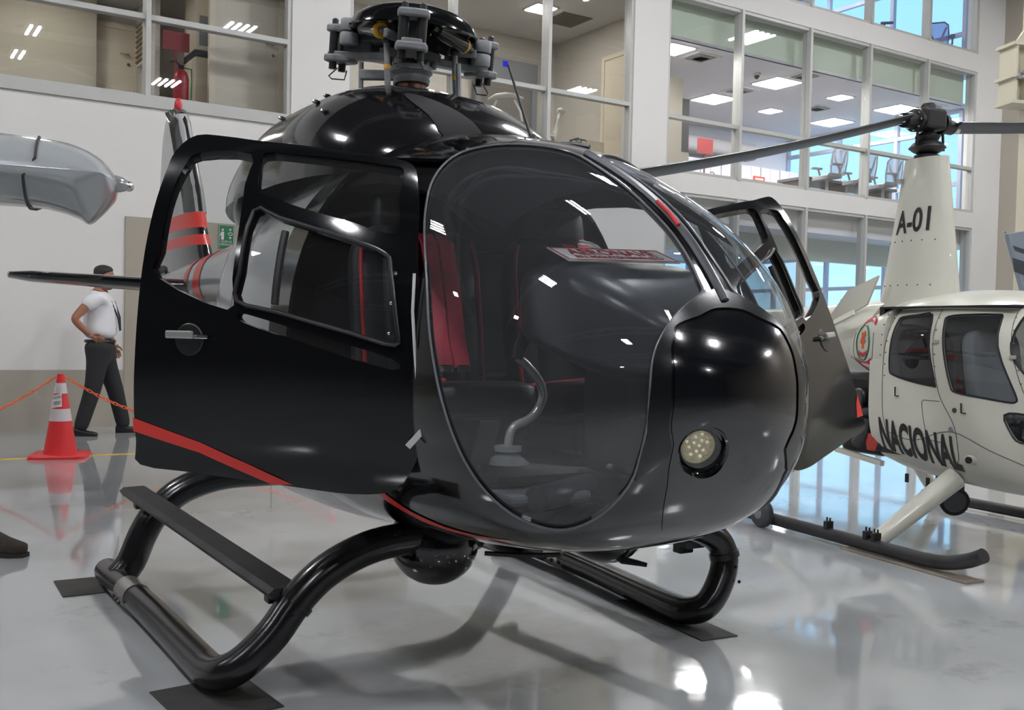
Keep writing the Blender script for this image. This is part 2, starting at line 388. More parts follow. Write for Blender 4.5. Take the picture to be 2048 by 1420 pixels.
# lobby (middle)
sb('wall_lobby_left', 4.95, 5.05, 0.25, 2.9, 3.68, 6.45, M_beige)
sb('wall_lobby_back', 5.0, 10.5, 2.9, 3.0, 3.68, 6.45, M_beige)
sb('wall_lobby_right', 10.45, 10.55, 0.25, 5.1, 3.68, 6.45, M_beige)
sb('ceiling_lobby', 5.0, 10.5, 0.25, 2.95, 6.25, 6.31, M_ceil)
sb('trim_sky_stop_kitchen', -2.3, 4.8, 0.26, 0.32, 5.36, 6.5, M_ceil); sb('trim_sky_stop_lobby', 4.9, 10.5, 0.26, 0.32, 6.31, 6.5, M_ceil); sb('trim_sky_stop_ground', 10.5, 18.9, 0.26, 0.32, 3.08, 3.45, M_ceil); sb('trim_sky_stop_third', 10.5, 18.9, 0.26, 0.32, 9.2, 9.5, M_ceil)  # added bulkheads, stop sky light leaking in above the room ceilings
sb('ceiling_sky_stop', U0, 10.5, 0.26, 3.4, 6.5, 6.55, M_ceil); sb('wall_sky_stop', U0, 10.5, 3.3, 3.4, 3.4, 6.5, M_ceil)  # added unseen slab and wall that shut the sky out of the left rooms
# office (right, second storey)
M_lilac = mat('office_white', (222, 219, 228), 0.8)
sb('wall_office_back', 10.5, 18.9, 5.0, 5.1, 3.68, 6.45, M_lilac)
sb('ceiling_office', 10.55, 18.9, 0.30, 5.0, 5.85, 5.90, mat('office_ceiling', (226, 224, 232), 0.85))
sb('trim_3', 10.55, 18.55, 0.30, 0.34, 5.85, 6.45, mat('green_bulkhead', (192, 202, 184), 0.7))
# third storey and ground storey shells
sb('floor_third', 10.5, 18.9, 0.25, 7.0, 6.45, 6.80, M_lilac)
sb('wall_third_back', 10.5, 18.9, 5.6, 5.7, 6.8, 9.5, M_lilac)
sb('wall_third_left', 10.45, 10.55, 0.25, 5.7, 6.8, 9.5, M_lilac)
sb('ceiling_third', 10.5, 18.9, 0.30, 5.7, 9.15, 9.2, mat('office_ceiling'))
sb('floor_ground', 10.5, 18.9, 0.05, 14.0, -0.2, 0.0, M_floor)
sb('ceiling_ground', 10.5, 18.9, 0.25, 7.0, 3.02, 3.08, mat('office_ceiling'))
sb('trim_4', 10.55, 18.7, 1.0, 1.15, 2.62, 3.02, mat('lintel', (212, 218, 208), 0.8))
sb('wall_ground_left', 10.45, 10.55, 0.25, 7.0, 0, 3.1, M_lilac)
sb('wall_ground_back', 10.5, 12.6, 6.9, 7.0, 0, 3.1, M_lilac)
# outer glazing: end wall of the upper storeys, back of the ground storey
def glazing(name, axis, at, a0, a1, z0, z1, na, zs):
    w = thing(name, None, None, FLOC, FROT); w['kind'] = 'structure'; fm = mat('blue_frame', (170, 176, 200), 0.4)
    def bx(p0, p1, q0, q1, nm, m, t=0.05):
        if axis == 'u': MB().box(at - t, at + t, p0, p1, q0, q1).build(nm, m, w, 0)
        else: MB().box(p0, p1, at - t, at + t, q0, q1).build(nm, m, w, 0)
    for i in range(na + 1):
        a = a0 + (a1 - a0) * i / na; bx(a - 0.04, a + 0.04, z0, z1, 'mullion', fm)
    for z in [z0] + zs + [z1]: bx(a0, a1, z - 0.04, z + 0.04, 'transom', fm, 0.045)
    zz = [z0] + zs + [z1]
    for i in range(na):
        for j in range(len(zz) - 1):
            bx(a0 + (a1 - a0) * i / na + 0.04, a0 + (a1 - a0) * (i + 1) / na - 0.04, zz[j] + 0.04, zz[j + 1] - 0.04, 'pane', M_win, 0.004)
    return w
glazing('window_6', 'u', 18.78, 0.45, 5.0, 3.72, 5.82, 3, [4.35, 5.45])
glazing('window_7', 'u', 18.78, 0.45, 5.6, 6.85, 9.12, 3, [7.35, 8.6])
glazing('window_8', 'n', 6.95, 12.6, 18.7, 0.1, 3.0, 5, [2.3])
glazing('window_9', 'u', 18.78, 0.6, 6.9, 0.1, 3.0, 4, [2.3])
# outside ground and planting seen through the ground-storey glass
st(MB().box(8, 40, 7.1, 40, -0.25, -0.02), 'ground', mat('paving', (170, 165, 150), 0.9))
M_leaf = mat('palm_leaf', (78, 120, 58), 0.5, var=0.5, vscale=2.0)
def palm(u, n, h, seed, label):
    rnd = random.Random(seed); t = thing('palm_shrub', label, 'plant', fw(u, n, -0.02), FROT, 'palms outside the ground storey')
    MB().tube([(0, 0, 0), (0.03, 0, h * 0.35), (0.0, 0.02, h * 0.55)], [0.09, 0.07, 0.05], 8).build('stem', mat('bark', (110, 95, 75), 0.9), t)
    for k in range(13):
        a = k * 2.4 + rnd.random(); L = h * (0.30 + 0.12 * rnd.random()); e = 0.5 + 0.7 * rnd.random()
        P = []; mb = MB()
        for i in range(7):
            s = i / 6; P.append(Vector((math.cos(a) * L * s, math.sin(a) * L * s, h * 0.55 + L * (e * s - 1.1 * s * s))))
        side = Vector((-math.sin(a), math.cos(a), 0))
        rl = [P[i] + side * 0.16 * math.sin(PI * min(1, (i + .6) / 6.6)) - Vector((0, 0, 0.05)) for i in range(7)]; rr = [P[i] - side * 0.16 * math.sin(PI * min(1, (i + .6) / 6.6)) - Vector((0, 0, 0.05)) for i in range(7)]
        mb.v = [tuple(p) for p in rl + P + rr]; mb.f = [(r * 7 + i, r * 7 + i + 1, (r + 1) * 7 + i + 1, (r + 1) * 7 + i) for r in range(2) for i in range(6)]; mb.m = [0] * len(mb.f)
        mb.build('frond', M_leaf, t, 0.9)
for u, n, h, sd, lb in ((12.9, 8.3, 2.3, 1, 'palm outside the ground storey beside the lilac wall'), (15.2, 8.6, 2.5, 2, 'second palm from the left outside the ground storey'), (17.5, 8.3, 2.6, 3, 'middle palm outside the ground storey glass'), (19.9, 8.7, 2.4, 5, 'fourth palm from the left outside the ground storey'), (22.4, 8.2, 2.6, 6, 'rightmost palm of the outdoor row'), (16.4, 11.2, 2.8, 7, 'palm standing behind the middle of the row'), (21.2, 11.4, 2.9, 8, 'palm standing behind the right of the row'), (21.6, 4.6, 2.6, 4, 'palm outside the end wall of the ground storey')): palm(u, n, h, sd, lb)
# ------------------------------------------------------------------ hangar lamps (4 x 2 tubes each)
lamp_house = MB().box(-0.38, 0.38, -0.48, 0.48, 0.03, 0.10).mesh('housing')
lamp_house.materials.append(M_alu)
tube_me = MB().box(-0.03, 0.03, -0.205, 0.205, 0.0, 0.03).mesh('tube'); tube_me.materials.append(M_tube)
def hang_lamp(u, n, z, cols, rows, label):
    t = thing('high_bay_lamp', label, 'lamp', fw(u, n, z), FROT, 'high bay lamps')
    h = bpy.data.objects.new('housing', lamp_house); COL.objects.link(h); h.parent = t; h.scale = (cols / 4.0, rows / 2.0, 1)
    for i in range(cols):
        for j in range(rows):
            q = bpy.data.objects.new('tube', tube_me); COL.objects.link(q); q.parent = t; q.location = ((i - (cols - 1) / 2) * 0.18, (j - (rows - 1) / 2) * 0.46, 0)
    for s in (-0.3, 0.3): MB().tube([(s * cols / 4, 0, 0.1), (s * cols / 4, 0, 9.58 - z)], 0.008, 6).build('hanger', M_dgrey, t)
for i, u in enumerate((-2.5, 7.5, 17.3)):
    for j, n in enumerate((7.3 - 12 + 0.0, 0.7 - 12, -5.7 - 12)):
        hang_lamp(u, n, 8.0, 4, 2, 'eight-tube ceiling lamp, row %s, %s from the facade' % (('left', 'middle', 'right')[i], ('first', 'second', 'third', 'fourth', 'fifth', 'sixth')[j]))
for j, n in enumerate((-8.0, -14.4, -17.0, -25.0)):
    hang_lamp(3.6 if j < 3 else 2.0, n, 8.0, 2, 2, 'small four-tube ceiling lamp, %s from the facade' % ('first', 'second', 'third', 'fourth')[j])
for j, (u, n) in enumerate(((-9.5, -4.7), (-9.5, -11.3), (-9.5, -26.0), (12.4, -4.7), (9.4, -30.0))):
    hang_lamp(u, n, 8.0, 4, 1, 'four-tube side lamp of the hangar, number %s from the left' % ('one', 'two', 'three', 'four', 'five')[j])
# ------------------------------------------------------------------ room lamps, vents
def panel_light(u, n, z, s, label, group='square ceiling panels', em=None):
    t = thing('ceiling_light', label, 'light', fw(u, n, z), FROT, group)
    MB().box(-s / 2 - 0.03, s / 2 + 0.03, -s / 2 - 0.03, s / 2 + 0.03, -0.012, 0.0).build('frame', M_alu, t, 0)
    MB().box(-s / 2, s / 2, -s / 2, s / 2, -0.02, -0.012).build('diffuser', em or (M_emitw if s < .37 and u < 10 else M_emit), t, 0)
for u, n, s, lb in ((14.3, 1.27, .62, 'large square light panel over the desk, first row'), (17.8, 1.27, .62, 'large square light panel nearest the corner pier, first row'), (14.3, 2.9, .62, 'large square light panel over the desk, second row'),
                    (17.8, 2.9, .62, 'large square light panel nearest the corner, second row'), (11.3, 0.75, .5, 'square light panel beside the white pier'), (15.95, 2.95, .34, 'small light panel between the large ones, second row'), (16.1, 1.3, .34, 'small light panel between the large ones, first row'), (12.4, 2.9, .62, 'square light panel over the black board')):
    panel_light(u, n, 5.85, s, lb)
panel_light(7.5, 1.4, 6.25, 0.36, 'small lobby light left of the white mullion'); panel_light(9.1, 1.4, 6.25, 0.36, 'small lobby light right of the white mullion'); panel_light(6.0, 1.4, 6.25, 0.36, 'small lobby light behind the rotor cap')
panel_light(1.9, 1.0, 5.30, 0.3, 'kitchenette ceiling light over the olive panel'); panel_light(3.9, 0.9, 5.30, 0.3, 'kitchenette ceiling light over the refrigerator'); panel_light(-0.8, 1.0, 5.30, 0.3, 'kitchenette ceiling light at the far left')
for u, n in ((12.5, 2.0), (15.5, 2.0), (17.6, 3.5)): panel_light(u, n, 9.15, 0.6, 'third storey ceiling panel %s' % {12.5: 'farthest from the corner pier', 15.5: 'in the middle of the room', 17.6: 'near the blue chairs'}[u])
k = 0
for n in (2.0, 3.6, 5.2):
    for u in (12.2, 13.9, 15.6, 17.3):
        k += 1; t = thing('round_downlight', 'round downlight in the ground storey, %s row from the glass, %s bay from the left' % ({2.0: 'first', 3.6: 'second', 5.2: 'third'}[n], {12.2: 'first', 13.9: 'second', 15.6: 'third', 17.3: 'fourth'}[u]), 'light', fw(u, n, 3.02), FROT, 'round downlights')
        MB().lathe([(0.15, -0.012), (0.15, 0.0)], 20).build('rim', M_alu, t); MB().lathe([(0.125, -0.018), (0.125, -0.012)], 20).build('diffuser', M_emit, t)
for u, n, lb in ((12.0, .85, 'first dark diamond vent beside the pier'), (14.2, 2.1, 'dark diamond vent over the desk'), (14.3, .62, 'dark diamond vent in the front row by the desk'), (16.5, 2.2, 'dark diamond vent behind the rotor blade'), (18.1, .75, 'dark diamond vent by the corner camera')):
    t = thing('ceiling_vent', lb, 'vent', fw(u, n, 5.85), FROT, 'office ceiling vents')
    MB().box(-.26, .26, -.26, .26, -0.01, 0).build('frame', M_ceil, t, 0)
    for q in (.19, .13, .07): MB().lathe([(q * 1.41, -0.016), (q * 1.2, -0.030)], 4, rot=rmat('Z', PI / 4)).build('louvre', M_mgrey if q != .13 else M_dgrey, t, 0)
t = thing('ceiling_vent', 'flat grey vent in the lobby ceiling by the door', 'vent', fw(9.75, 1.6, 6.25), FROT)
MB().box(-.3, .3, -.3, .3, -0.012, 0).build('grille', mat('vent_grey', (120, 116, 108), 0.7), t, 0)
for i in range(8): MB().box(-.28, .28, -.27 + i * .07, -.25 + i * .07, -0.02, -0.01).build('slat', mat('vent_grey'), t, 0)
# security cameras
for u, n, z, lb in ((18.2, 0.6, 5.85, 'dome camera in the corner by the pier'), (13.5, 1.0, 5.85, 'dome camera above the desk')):
    t = thing('dome_camera', lb, 'camera', fw(u, n, z), FROT); MB().lathe([(.07, 0), (.07, -.04), (.05, -.05)], 16).build('housing', M_white, t); MB().ball((0, 0, -.06), .05).build('dome', M_black, t)
# ------------------------------------------------------------------ kitchenette and lobby things
def leaf_door(name, u, n, z0, w, h, ax, label, m, hand=1):
    t = thing(name, None, None, fw(u, n, z0), FROT + (0 if ax == 'u' else PI / 2)); t['kind'] = 'structure'
    MB().box(-w / 2, w / 2, -0.02, 0.02, 0, h).build('leaf', m, t, 0)
    for a in (-w / 2 - 0.07, w / 2): MB().box(a, a + 0.07, -0.035, 0.035, 0, h + 0.07).build('jamb', M_cream, t, 0)
    MB().box(-w / 2, w / 2, -0.035, 0.035, h, h + 0.07).build('lintel', M_cream, t, 0)
    MB().tube([(hand * (w / 2 - .07), -.02, 1.0), (hand * (w / 2 - .07), -.07, 1.0), (hand * (w / 2 - .18), -.07, 1.0)], .011, 8).build('handle', M_chrome, t)
    MB().lathe([(.02, 0), (.02, .012)], 12, (hand * (w / 2 - .07), -.02, .88), rmat('X', PI / 2)).build('keyhole', M_chrome, t)
    return t
leaf_door('door_2', 2.88, 2.16, 3.68, 0.50, 1.32, 'u', '', M_cream)
leaf_door('door_3', 4.12, 0.55, 3.68, 0.80, 1.75, 'u', '', mat('pale_door', (205, 196, 180), 0.6))
leaf_door('door_4', 10.40, 1.0, 3.68, 0.75, 1.95, 'n', '', M_cream)
t = thing('louvre_vent', 'white slatted louvre on the kitchenette wall', 'vent', fw(3.10, 1.62, 4.75), FROT)
MB().box(-.0, .03, -.22, .22, -.28, .28).build('frame', M_cream, t, 0)
for i in range(8): MB().obox((-.01, 0, -.23 + i * .065), (.03, .38, .03), rmat('Y', .5)).build('slat', mat('louvre_slat', (150, 138, 116), 0.7), t, 0)
t = thing('refrigerator', 'tall pale refrigerator with glass upper cabinet behind the left window', 'refrigerator', fw(3.74, 1.0, 3.68), FROT)
MB().box(-.2, .2, -.25, .25, 0, .78).build('lower_body', M_cream, t, 0, .02); MB().box(-.2, .2, -.25, .25, .86, 1.6).build('upper_cabinet', M_cream, t, 0, .01)
MB().box(-.15, .12, -.262, -.25, .92, 1.28).build('glass_door', M_mgrey, t, 0); MB().tube([(.2, -.27, .1), (.2, -.27, .75)], .02, 8).build('handle', M_alu, t)
MB().box(-.2, .2, -.24, .25, .78, .86).build('gap', M_dgrey, t, 0)
t = thing('kitchen_counter', 'brown-topped counter behind the fire extinguisher', 'counter', fw(3.42, 1.75, 3.68), FROT)
MB().box(-.15, .5, -.3, .3, 0, .32).build('base', M_cream, t, 0); MB().box(-.17, .52, -.32, .32, .32, .36).build('top', mat('worktop', (110, 92, 74), 0.4), t, 0)
def extinguisher(u, n, z, lb, lb2, s=1.0, sh=0.42):
    t = thing('fire_extinguisher', lb, 'extinguisher', fw(u, n, z), FROT)
    MB().lathe([(.075 * s, 0), (.08 * s, .02), (.08 * s, .34 * s), (.06 * s, .40 * s), (.025 * s, .43 * s)], 18).build('cylinder', mat('extinguisher_red', (150, 20, 34), .4), t)
    MB().lathe([(.025 * s, .43 * s), (.03 * s, .47 * s)], 12).build('valve', M_black, t)
    MB().tube([(0, 0, .46 * s), (-.06 * s, -.02, .5 * s), (-.12 * s, -.03, .49 * s)], .008, 6).build('lever', M_black, t)
    MB().tube([(.03, 0, .45 * s), (.1 * s, -.03, .44 * s), (.1 * s, -.05, .3 * s), (.095 * s, -.05, .12 * s)], .009, 6).build('hose', mat('hose_green', (60, 140, 90), 0.5) if s > 1 else M_black, t)
    q = thing('extinguisher_sign', lb2, 'sign', fw(u, n + .22 * s, z), FROT)
    MB().box(-.012, .012, -.012, .012, 0, sh + .5).build('post', mat('dark_red', (120, 24, 30), 0.5), q, 0)
    MB().box(-.14 * s, .14 * s, -.02, -.01, sh + .42, sh + .42 + .2 * s).build('panel', mat('dark_red'), q, 0)
extinguisher(3.34, 0.62, 3.74, 'red fire extinguisher behind the left window', 'dark red sign on a post above the left extinguisher', 1.15, 0.35)
extinguisher(14.5, 3.0, 3.68, 'red fire extinguisher in the office under the rotor blade', 'dark red sign on a post above the office extinguisher', 1.5, 0.75)
# lobby: lift portal, display, white chair
t = thing('lift_portal', 'grey steel lift doorway with dark recess in the lobby', 'lift', fw(9.35, 2.83, 3.68), FROT)
MB().box(-.62, .62, -.02, .04, 0, 1.95).build('recess', mat('lift_grey', (120, 116, 110), 0.4), t, 0)
for a in (-.62, .52): MB().box(a, a + .1, -.1, 0, 0, 1.75).build('door_jamb', M_mgrey, t, 0)
MB().box(-.62, .62, -.1, 0, 1.75, 2.1).build('header', M_mgrey, t, 0)
MB().box(-.1, .0, -.112, -.1, 1.97, 2.06).build('display', mat('blue_display', (30, 30, 190), 0.4, emit=.5), t, 0)
t = thing('notice_board', 'white paper notice beside the lift display', 'notice', fw(8.62, 2.88, 5.62), FROT)
MB().box(-.1, .1, 0, .015, 0, .25).build('sheet', M_white, t, 0); MB().lathe([(.05, 0), (.05, .004), (.04, .005)], 16, (0, 0, .12), rmat('X', PI / 2)).build('ring_mark', M_dgrey, t)
M_chw = mat('white_plastic', (226, 224, 214), 0.4)
def arm_chair_white(u, n, rot, lb):
    t = thing('white_chair', lb, 'chair', fw(u, n, 3.68), FROT + rot); t.scale = (1.25, 1.25, 1.0)
    MB().prism(rrect(.42, .42, .1), lambda a, b, c: (a, b, c), .42, .45).build('seat', M_chw, t)
    for sx in (-1, 1):
        MB().tube([(sx * .19, .2, .45), (sx * .17, .24, .62), (sx * .1, .26, .78)], .014, 8).build('back_post', M_chw, t)
    MB().tube([(-.2, .24, .80), (-.1, .28, .835), (.0, .29, .845), (.1, .28, .835), (.2, .24, .80)], [.02, .035, .04, .035, .02], 10).build('back_rail', M_chw, t)
    for sx in (-1, 1):
        for sy in (-1, 1): MB().tube([(sx * .15, sy * .15, .43), (sx * .2, sy * .2, .0)], .014, 8).build('leg', M_chw, t)
arm_chair_white(8.05, .62, 2.4, 'white plastic chair left of the lobby mullion'); arm_chair_white(8.75, .9, -2.2, 'white plastic chair right of the lobby mullion')
t = thing('lobby_table', 'small round pale table in the lobby holding the steel pot', 'table', fw(9.15, .5, 3.68), FROT)
MB().lathe([(.3, .20), (.3, .23)], 24).build('top', M_chw, t); MB().lathe([(.03, .02), (.03, .2)], 12).build('column', M_chw, t); MB().lathe([(.18, 0), (.15, .02)], 20).build('foot', M_chw, t)
t = thing('steel_pot', 'stainless pot with black rim on the lobby table', 'pot', fw(9.18, .45, 3.91), FROT)
MB().lathe([(.12, 0), (.125, .01), (.125, .13)], 24).build('body', M_chrome, t); MB().lathe([(.13, .13), (.13, .15)], 24).build('rim', M_black, t); MB().tube([(.1, 0, .15), (0, 0, .19), (-.1, 0, .15)], .008, 8).build('handle', M_black, t)
t = thing('low_cabinet', 'cream low cabinet against the lobby side wall', 'cabinet', fw(10.21, 1.95, 3.68), FROT)
MB().box(-.22, .22, -.6, .6, 0, .62).build('body', M_cream, t, 0)
for i in range(3): MB().box(-.235, -.22, -.58 + i * .4, -.22 + i * .4, .03, .58).build('door', M_cream, t, 0)
t = thing('wall_panel', 'tall black board on the office wall beside the pier', 'board', fw(12.62, 1.95, 4.5), FROT)
MB().box(-.17, .17, 0, .05, 0, .95).build('board', mat('board_black', (30, 32, 36), 0.5), t, 0); MB().box(-.19, .19, .01, .06, -.8, 0).build('support', M_taupe, t, 0)
t = thing('room_divider', 'taupe upright partition left of the black board', 'partition', fw(12.0, 1.6, 3.68), FROT)
MB().box(-.2, .3, 0, .06, 0, 2.0).build('panel', M_taupe, t, 0)
# ------------------------------------------------------------------ office: cabinets, tables, chairs
for i in range(6):
    t = thing('storage_cabinet', '%s white storage cabinet along the office back wall' % ('first', 'second', 'third', 'fourth', 'fifth', 'sixth')[i], 'cabinet', fw(15.2 + i * .62, 4.75, 3.68), FROT, 'office back wall cabinets')
    MB().box(-.3, .3, -.22, .22, 0, 1.35).build('body', M_lilac, t, 0)
    for s in (-1, 1):
        d = MB().box(min(0.004 * s, .295 * s), max(0.004 * s, .295 * s), -.238, -.22, .02, 1.33).build('door', M_lilac, t, 0)
        MB().tube([(s * .03, -.25, .55), (s * .03, -.25, .75)], .008, 6).build('handle', M_chrome, d)
t = thing('exit_label', 'small red label on the office cabinets', 'label', fw(17.3, 4.485, 4.75), FROT); MB().box(-.18, .18, 0, .012, -.06, .06).build('plate', mat('label_red', (222, 70, 60), 0.5), t, 0); MB().box(-.13, .13, -.002, 0, -.02, .02).build('writing', M_white, t, 0)
t = thing('air_duct', 'grey rounded duct along the office back wall', 'duct', fw(14.6, 4.7, 5.35), FROT)
MB().prism(rrect(.5, .36, .12), lambda a, b, c: (c, a, b), -2.6, 2.6).build('duct', mat('duct_grey', (176, 172, 176), 0.5), t)
t = thing('office_desk', 'long dark grey desk along the office window', 'desk', fw(15.9, 1.62, 3.68), FROT)
MB().box(-.75, 2.0, -.35, .35, .50, .55).build('top', mat('desk_top', (96, 92, 92), 0.5), t, 0)
for a in (-.6, .5, 1.85): MB().box(a - .05, a + .05, -.3, .3, 0, .5).build('leg', mat('desk_leg', (130, 128, 132), 0.5), t, 0)
M_mesh = glass('chair_mesh', (0.55, 0.58, 0.62), 0.02, 0.3, 0.4, 0.25, (0.35, 0.36, 0.4))
M_chg = mat('chair_grey', (150, 150, 156), 0.5)
def office_chair(u, n, z, rot, lb, frame=M_chg, group='office chairs by the window', back=M_mesh):
    t = thing('office_chair', lb, 'chair', fw(u, n, z), FROT + rot, group)
    MB().prism(rrect(.46, .44, .12), lambda a, b, c: (a, b, .46 + c - .05 * (b < -.15)), 0, .06).build('seat', frame, t)
    bp = [(-.19, .52), (.19, .52), (.22, .75), (.2, 1.0), (.13, 1.06), (-.13, 1.06), (-.2, 1.0), (-.22, .75)]
    region(dens(bp, .06), [], .06, .06, lambda a, b: np.stack([a, .22 + .1 * (b - .5) - .25 * a ** 2 * 0 + .03 * np.cos(a * 9), b], -1), 'backrest', back, t)
    fp = [(a, .24 + .1 * (b - .5), b) for a, b in bp]
    MB().tube(fp, .016, 8, closed=True).build('back_frame', frame, t)
    MB().tube([(0, .05, .45), (0, .26, .48), (0, .29, .62), (-.1, .29, .78), (-.17, .28, .95)], .02, 8).build('spine', frame, t)
    MB().tube([(0, .29, .62), (.1, .29, .78), (.17, .28, .95)], .02, 8).build('spine_branch', frame, t)
    for s in (-1, 1):
        a = MB().tube([(s * .2, .08, .46), (s * .28, .06, .55), (s * .28, .02, .66)], .02, 8).build('arm', frame, t)
        MB().prism(rrect(.09, .24, .03), lambda p, q, c: (s * .28 + p, q - .02, .66 + c), 0, .03).build('arm_pad', frame, a)
    MB().lathe([(.03, .08), (.03, .46)], 12).build('gas_lift', frame, t)
    for k in range(5):
        q = 2 * PI * k / 5; MB().bar((0, 0, .09), (.27 * math.cos(q), .27 * math.sin(q), .06), .04, .03).build('star_leg', frame, t, 0)
        MB().lathe([(.03, -.012), (.03, .012)], 10, (.27 * math.cos(q), .27 * math.sin(q), .03), rmat('X', PI / 2)).build('castor', M_black, t)
    return t
office_chair(15.2, .80, 3.68, -PI * .56, 'mesh office chair nearest the desk end'); office_chair(16.05, .80, 3.68, -PI * .56, 'mesh office chair in the middle of the desk'); office_chair(16.85, .82, 3.68, -PI * .56, 'mesh office chair beside the white rotor mast')
M_pch = mat('purple_chair', (92, 88, 120), 0.5)
M_mesh2 = glass('chair_mesh_blue', (0.45, 0.5, 0.72), 0.02, 0.3, 0.4, 0.45, (0.30, 0.33, 0.55))
office_chair(16.95, 1.0, 6.6, PI * .25, 'blue-backed chair upstairs left of the round table', M_pch, 'third storey chairs', M_mesh2); office_chair(18.38, .8, 6.6, -PI * .3, 'blue-backed chair upstairs nearest the corner pier', M_pch, 'third storey chairs', M_mesh2)
t = thing('meeting_table', 'dark round table upstairs between the two blue chairs', 'table', fw(17.66, 1.1, 6.80), FROT)
MB().lathe([(.34, .28), (.34, .31)], 28).build('top', mat('dark_table', (70, 66, 80), 0.4), t); MB().lathe([(.05, .02), (.05, .28)], 12).build('column', M_dgrey, t); MB().lathe([(.25, 0), (.2, .02)], 20).build('foot', M_dgrey, t)
# green wall sign
M_sgreen = mat('sign_green', (24, 110, 72), 0.5)
t = thing('safety_sign', 'green emergency eyewash sign with white pictograms on the taupe panel', 'sign', fw(3.715, -.022, 2.2), FROT)
MB().box(-.095, .095, -.006, 0, -.135, .135).build('plate', M_sgreen, t, 0)
MB().box(-.09, -.085, -.008, -.006, -.13, .13).add([], []).build('border_line', M_white, t, 0)
MB().box(.085, .09, -.008, -.006, -.13, .13).build('border_line', M_white, t, 0)
MB().ball((-.045, -.008, .085), .014, 10, 6, (1, .2, 1)).build('pictogram_head', M_white, t)
MB().add([(-.065, -.008, -.03), (-.03, -.008, -.03), (-.028, -.008, .06), (-.06, -.008, .065), (-.08, -.008, .02), (-.075, -.008, .01), (-.062, -.008, .03)], [(0, 1, 2, 3, 6), (3, 4, 5, 6)]).build('pictogram_body', M_white, t, 0)
MB().tube([(.045 + .025 * math.cos(a * PI / 6), -.008, .04 + .016 * math.sin(a * PI / 6)) for a in range(12)], .004, 6, closed=True).build('pictogram_eye', M_white, t)
for z in (.09, -.005): 
    MB().box(.04, .05, -.008, -.006, z - .015, z + .015).build('cross_bar', M_white, t, 0); MB().box(.03, .06, -.008, -.006, z - .005, z + .005).build('cross_arm', M_white, t, 0)
text_mesh('EQUIPO DE\nEMERGENCIA', .034, 'lettering', M_white, lambda x, y: (x, -.008, -.07 + y), t, .15)
# ================================================================== black light helicopter
HTH = math.radians(31.0)
heli = thing('helicopter', 'black light helicopter with open cabin doors and no rotor blades', 'helicopter', (-0.094, 3.595, 0), -(PI / 2 - HTH))
M_gb = mat('gloss_black', (12, 13, 15), 0.10, spec=0.6, coat=0.5)
M_door = mat('door_black', (11, 12, 14), 0.12, spec=0.35, coat=0.1)
M_gb2 = mat('nose_black', (13, 14, 18), 0.12, spec=0.7, coat=0.6)
M_sb = mat('satin_black', (20, 20, 22), 0.36)
M_tubeb = mat('tube_black', (22, 22, 24), 0.22, spec=0.6)
M_worn = mat('worn_black', (46, 46, 48), 0.5, var=0.45, vscale=9)
M_gp = mat('grey_paint', (158, 159, 160), 0.22, coat=0.3)
M_rp = mat('red_paint', (214, 46, 38), 0.3)
M_redfab = mat('red_webbing', (240, 74, 96), 0.7)
M_seat = mat('black_leather', (34, 36, 38), 0.38)
M_int = mat('cabin_trim', (30, 31, 34), 0.6)
M_hub = mat('hub_grey', (132, 134, 136), 0.42, var=0.25, vscale=14)
M_hubd = mat('hub_dark', (48, 50, 53), 0.45)
M_ws = glass('windshield', (0.76, 0.785, 0.80), 0.085, 0.95, 0.0, 0.075, (0.33, 0.34, 0.36))
M_dw = glass('door_glass', (0.82, 0.84, 0.84), 0.08, 0.9, 0.0, 0.03, (0.3, 0.3, 0.3))
XN = 1.30
def _mk(pts):
    g = spline([math.sqrt(XN - a) for a, b in pts], [b for a, b in pts])
    return lambda x: g(np.sqrt(np.maximum(XN - np.asarray(x, float), 0)))
ZT = _mk([(1.30, 1.0), (1.2, 1.25), (1.0, 1.46), (.7, 1.64), (.4, 1.76), (0, 1.83), (-.5, 1.84), (-1.0, 1.80)])
ZB = _mk([(1.30, 1.0), (1.25, .84), (1.1, .645), (.9, .555), (.6, .505), (.3, .478), (0, .455), (-.5, .415), (-1.0, .40)])
WW = _mk([(1.30, 0.0), (1.25, .24), (1.1, .43), (.9, .56), (.7, .625), (.4, .675), (0, .69), (-.5, .69), (-1.0, .65)])
NTP, NBT = 2.3, 2.5
def hull(s, phi, off=0.0):
    x = XN - np.asarray(s) ** 2; c, q = np.cos(phi), np.sin(phi); zt, zb, w = ZT(x), ZB(x), WW(x); zc = zb + (zt - zb) * .45
    h = np.where(c >= 0, zt - zc, zc - zb); n = np.where(c >= 0, NTP, NBT); rr = (np.abs(q) ** n + np.abs(c) ** n) ** (-1 / n)
    return np.stack([x + off * np.exp(-np.asarray(s) * 4), (w + off) * rr * q, zc + (h + off) * rr * c], -1)
def side_y(x, z):
    zt, zb, w = ZT(x), ZB(x), WW(x); zc = zb + (zt - zb) * .45; up = z >= zc; h = np.where(up, zt - zc, zc - zb); n = np.where(up, NTP, NBT)
    return w * np.clip(1 - np.abs((z - zc) / h) ** n, 1e-6, 1) ** (1 / n)
def xz_sphi(x, z, sgn=-1):
    y = side_y(x, z); zt, zb, w = ZT(x), ZB(x), WW(x); zc = zb + (zt - zb) * .45; h = np.where(z >= zc, zt - zc, zc - zb)
    return (math.sqrt(XN - x), sgn * float(np.arctan2(y / w, (z - zc) / h)))
PANE = [(.855, -.871), (.90, -.72), (.925, -.57), (.922, -.457), (.893, -.272), (.84, -.085), (.739, -.077), (.581, -.088), (.466, -.092), (.37, -.13), (.323, -.20), (.283, -.602), (.262, -.898), (.24, -1.404), (.252, -1.942), (.321, -2.315), (.443, -2.452), (.539, -2.474), (.589, -2.367), (.622, -2.188), (.652, -1.95), (.684, -1.688), (.72, -1.419), (.768, -1.143)]
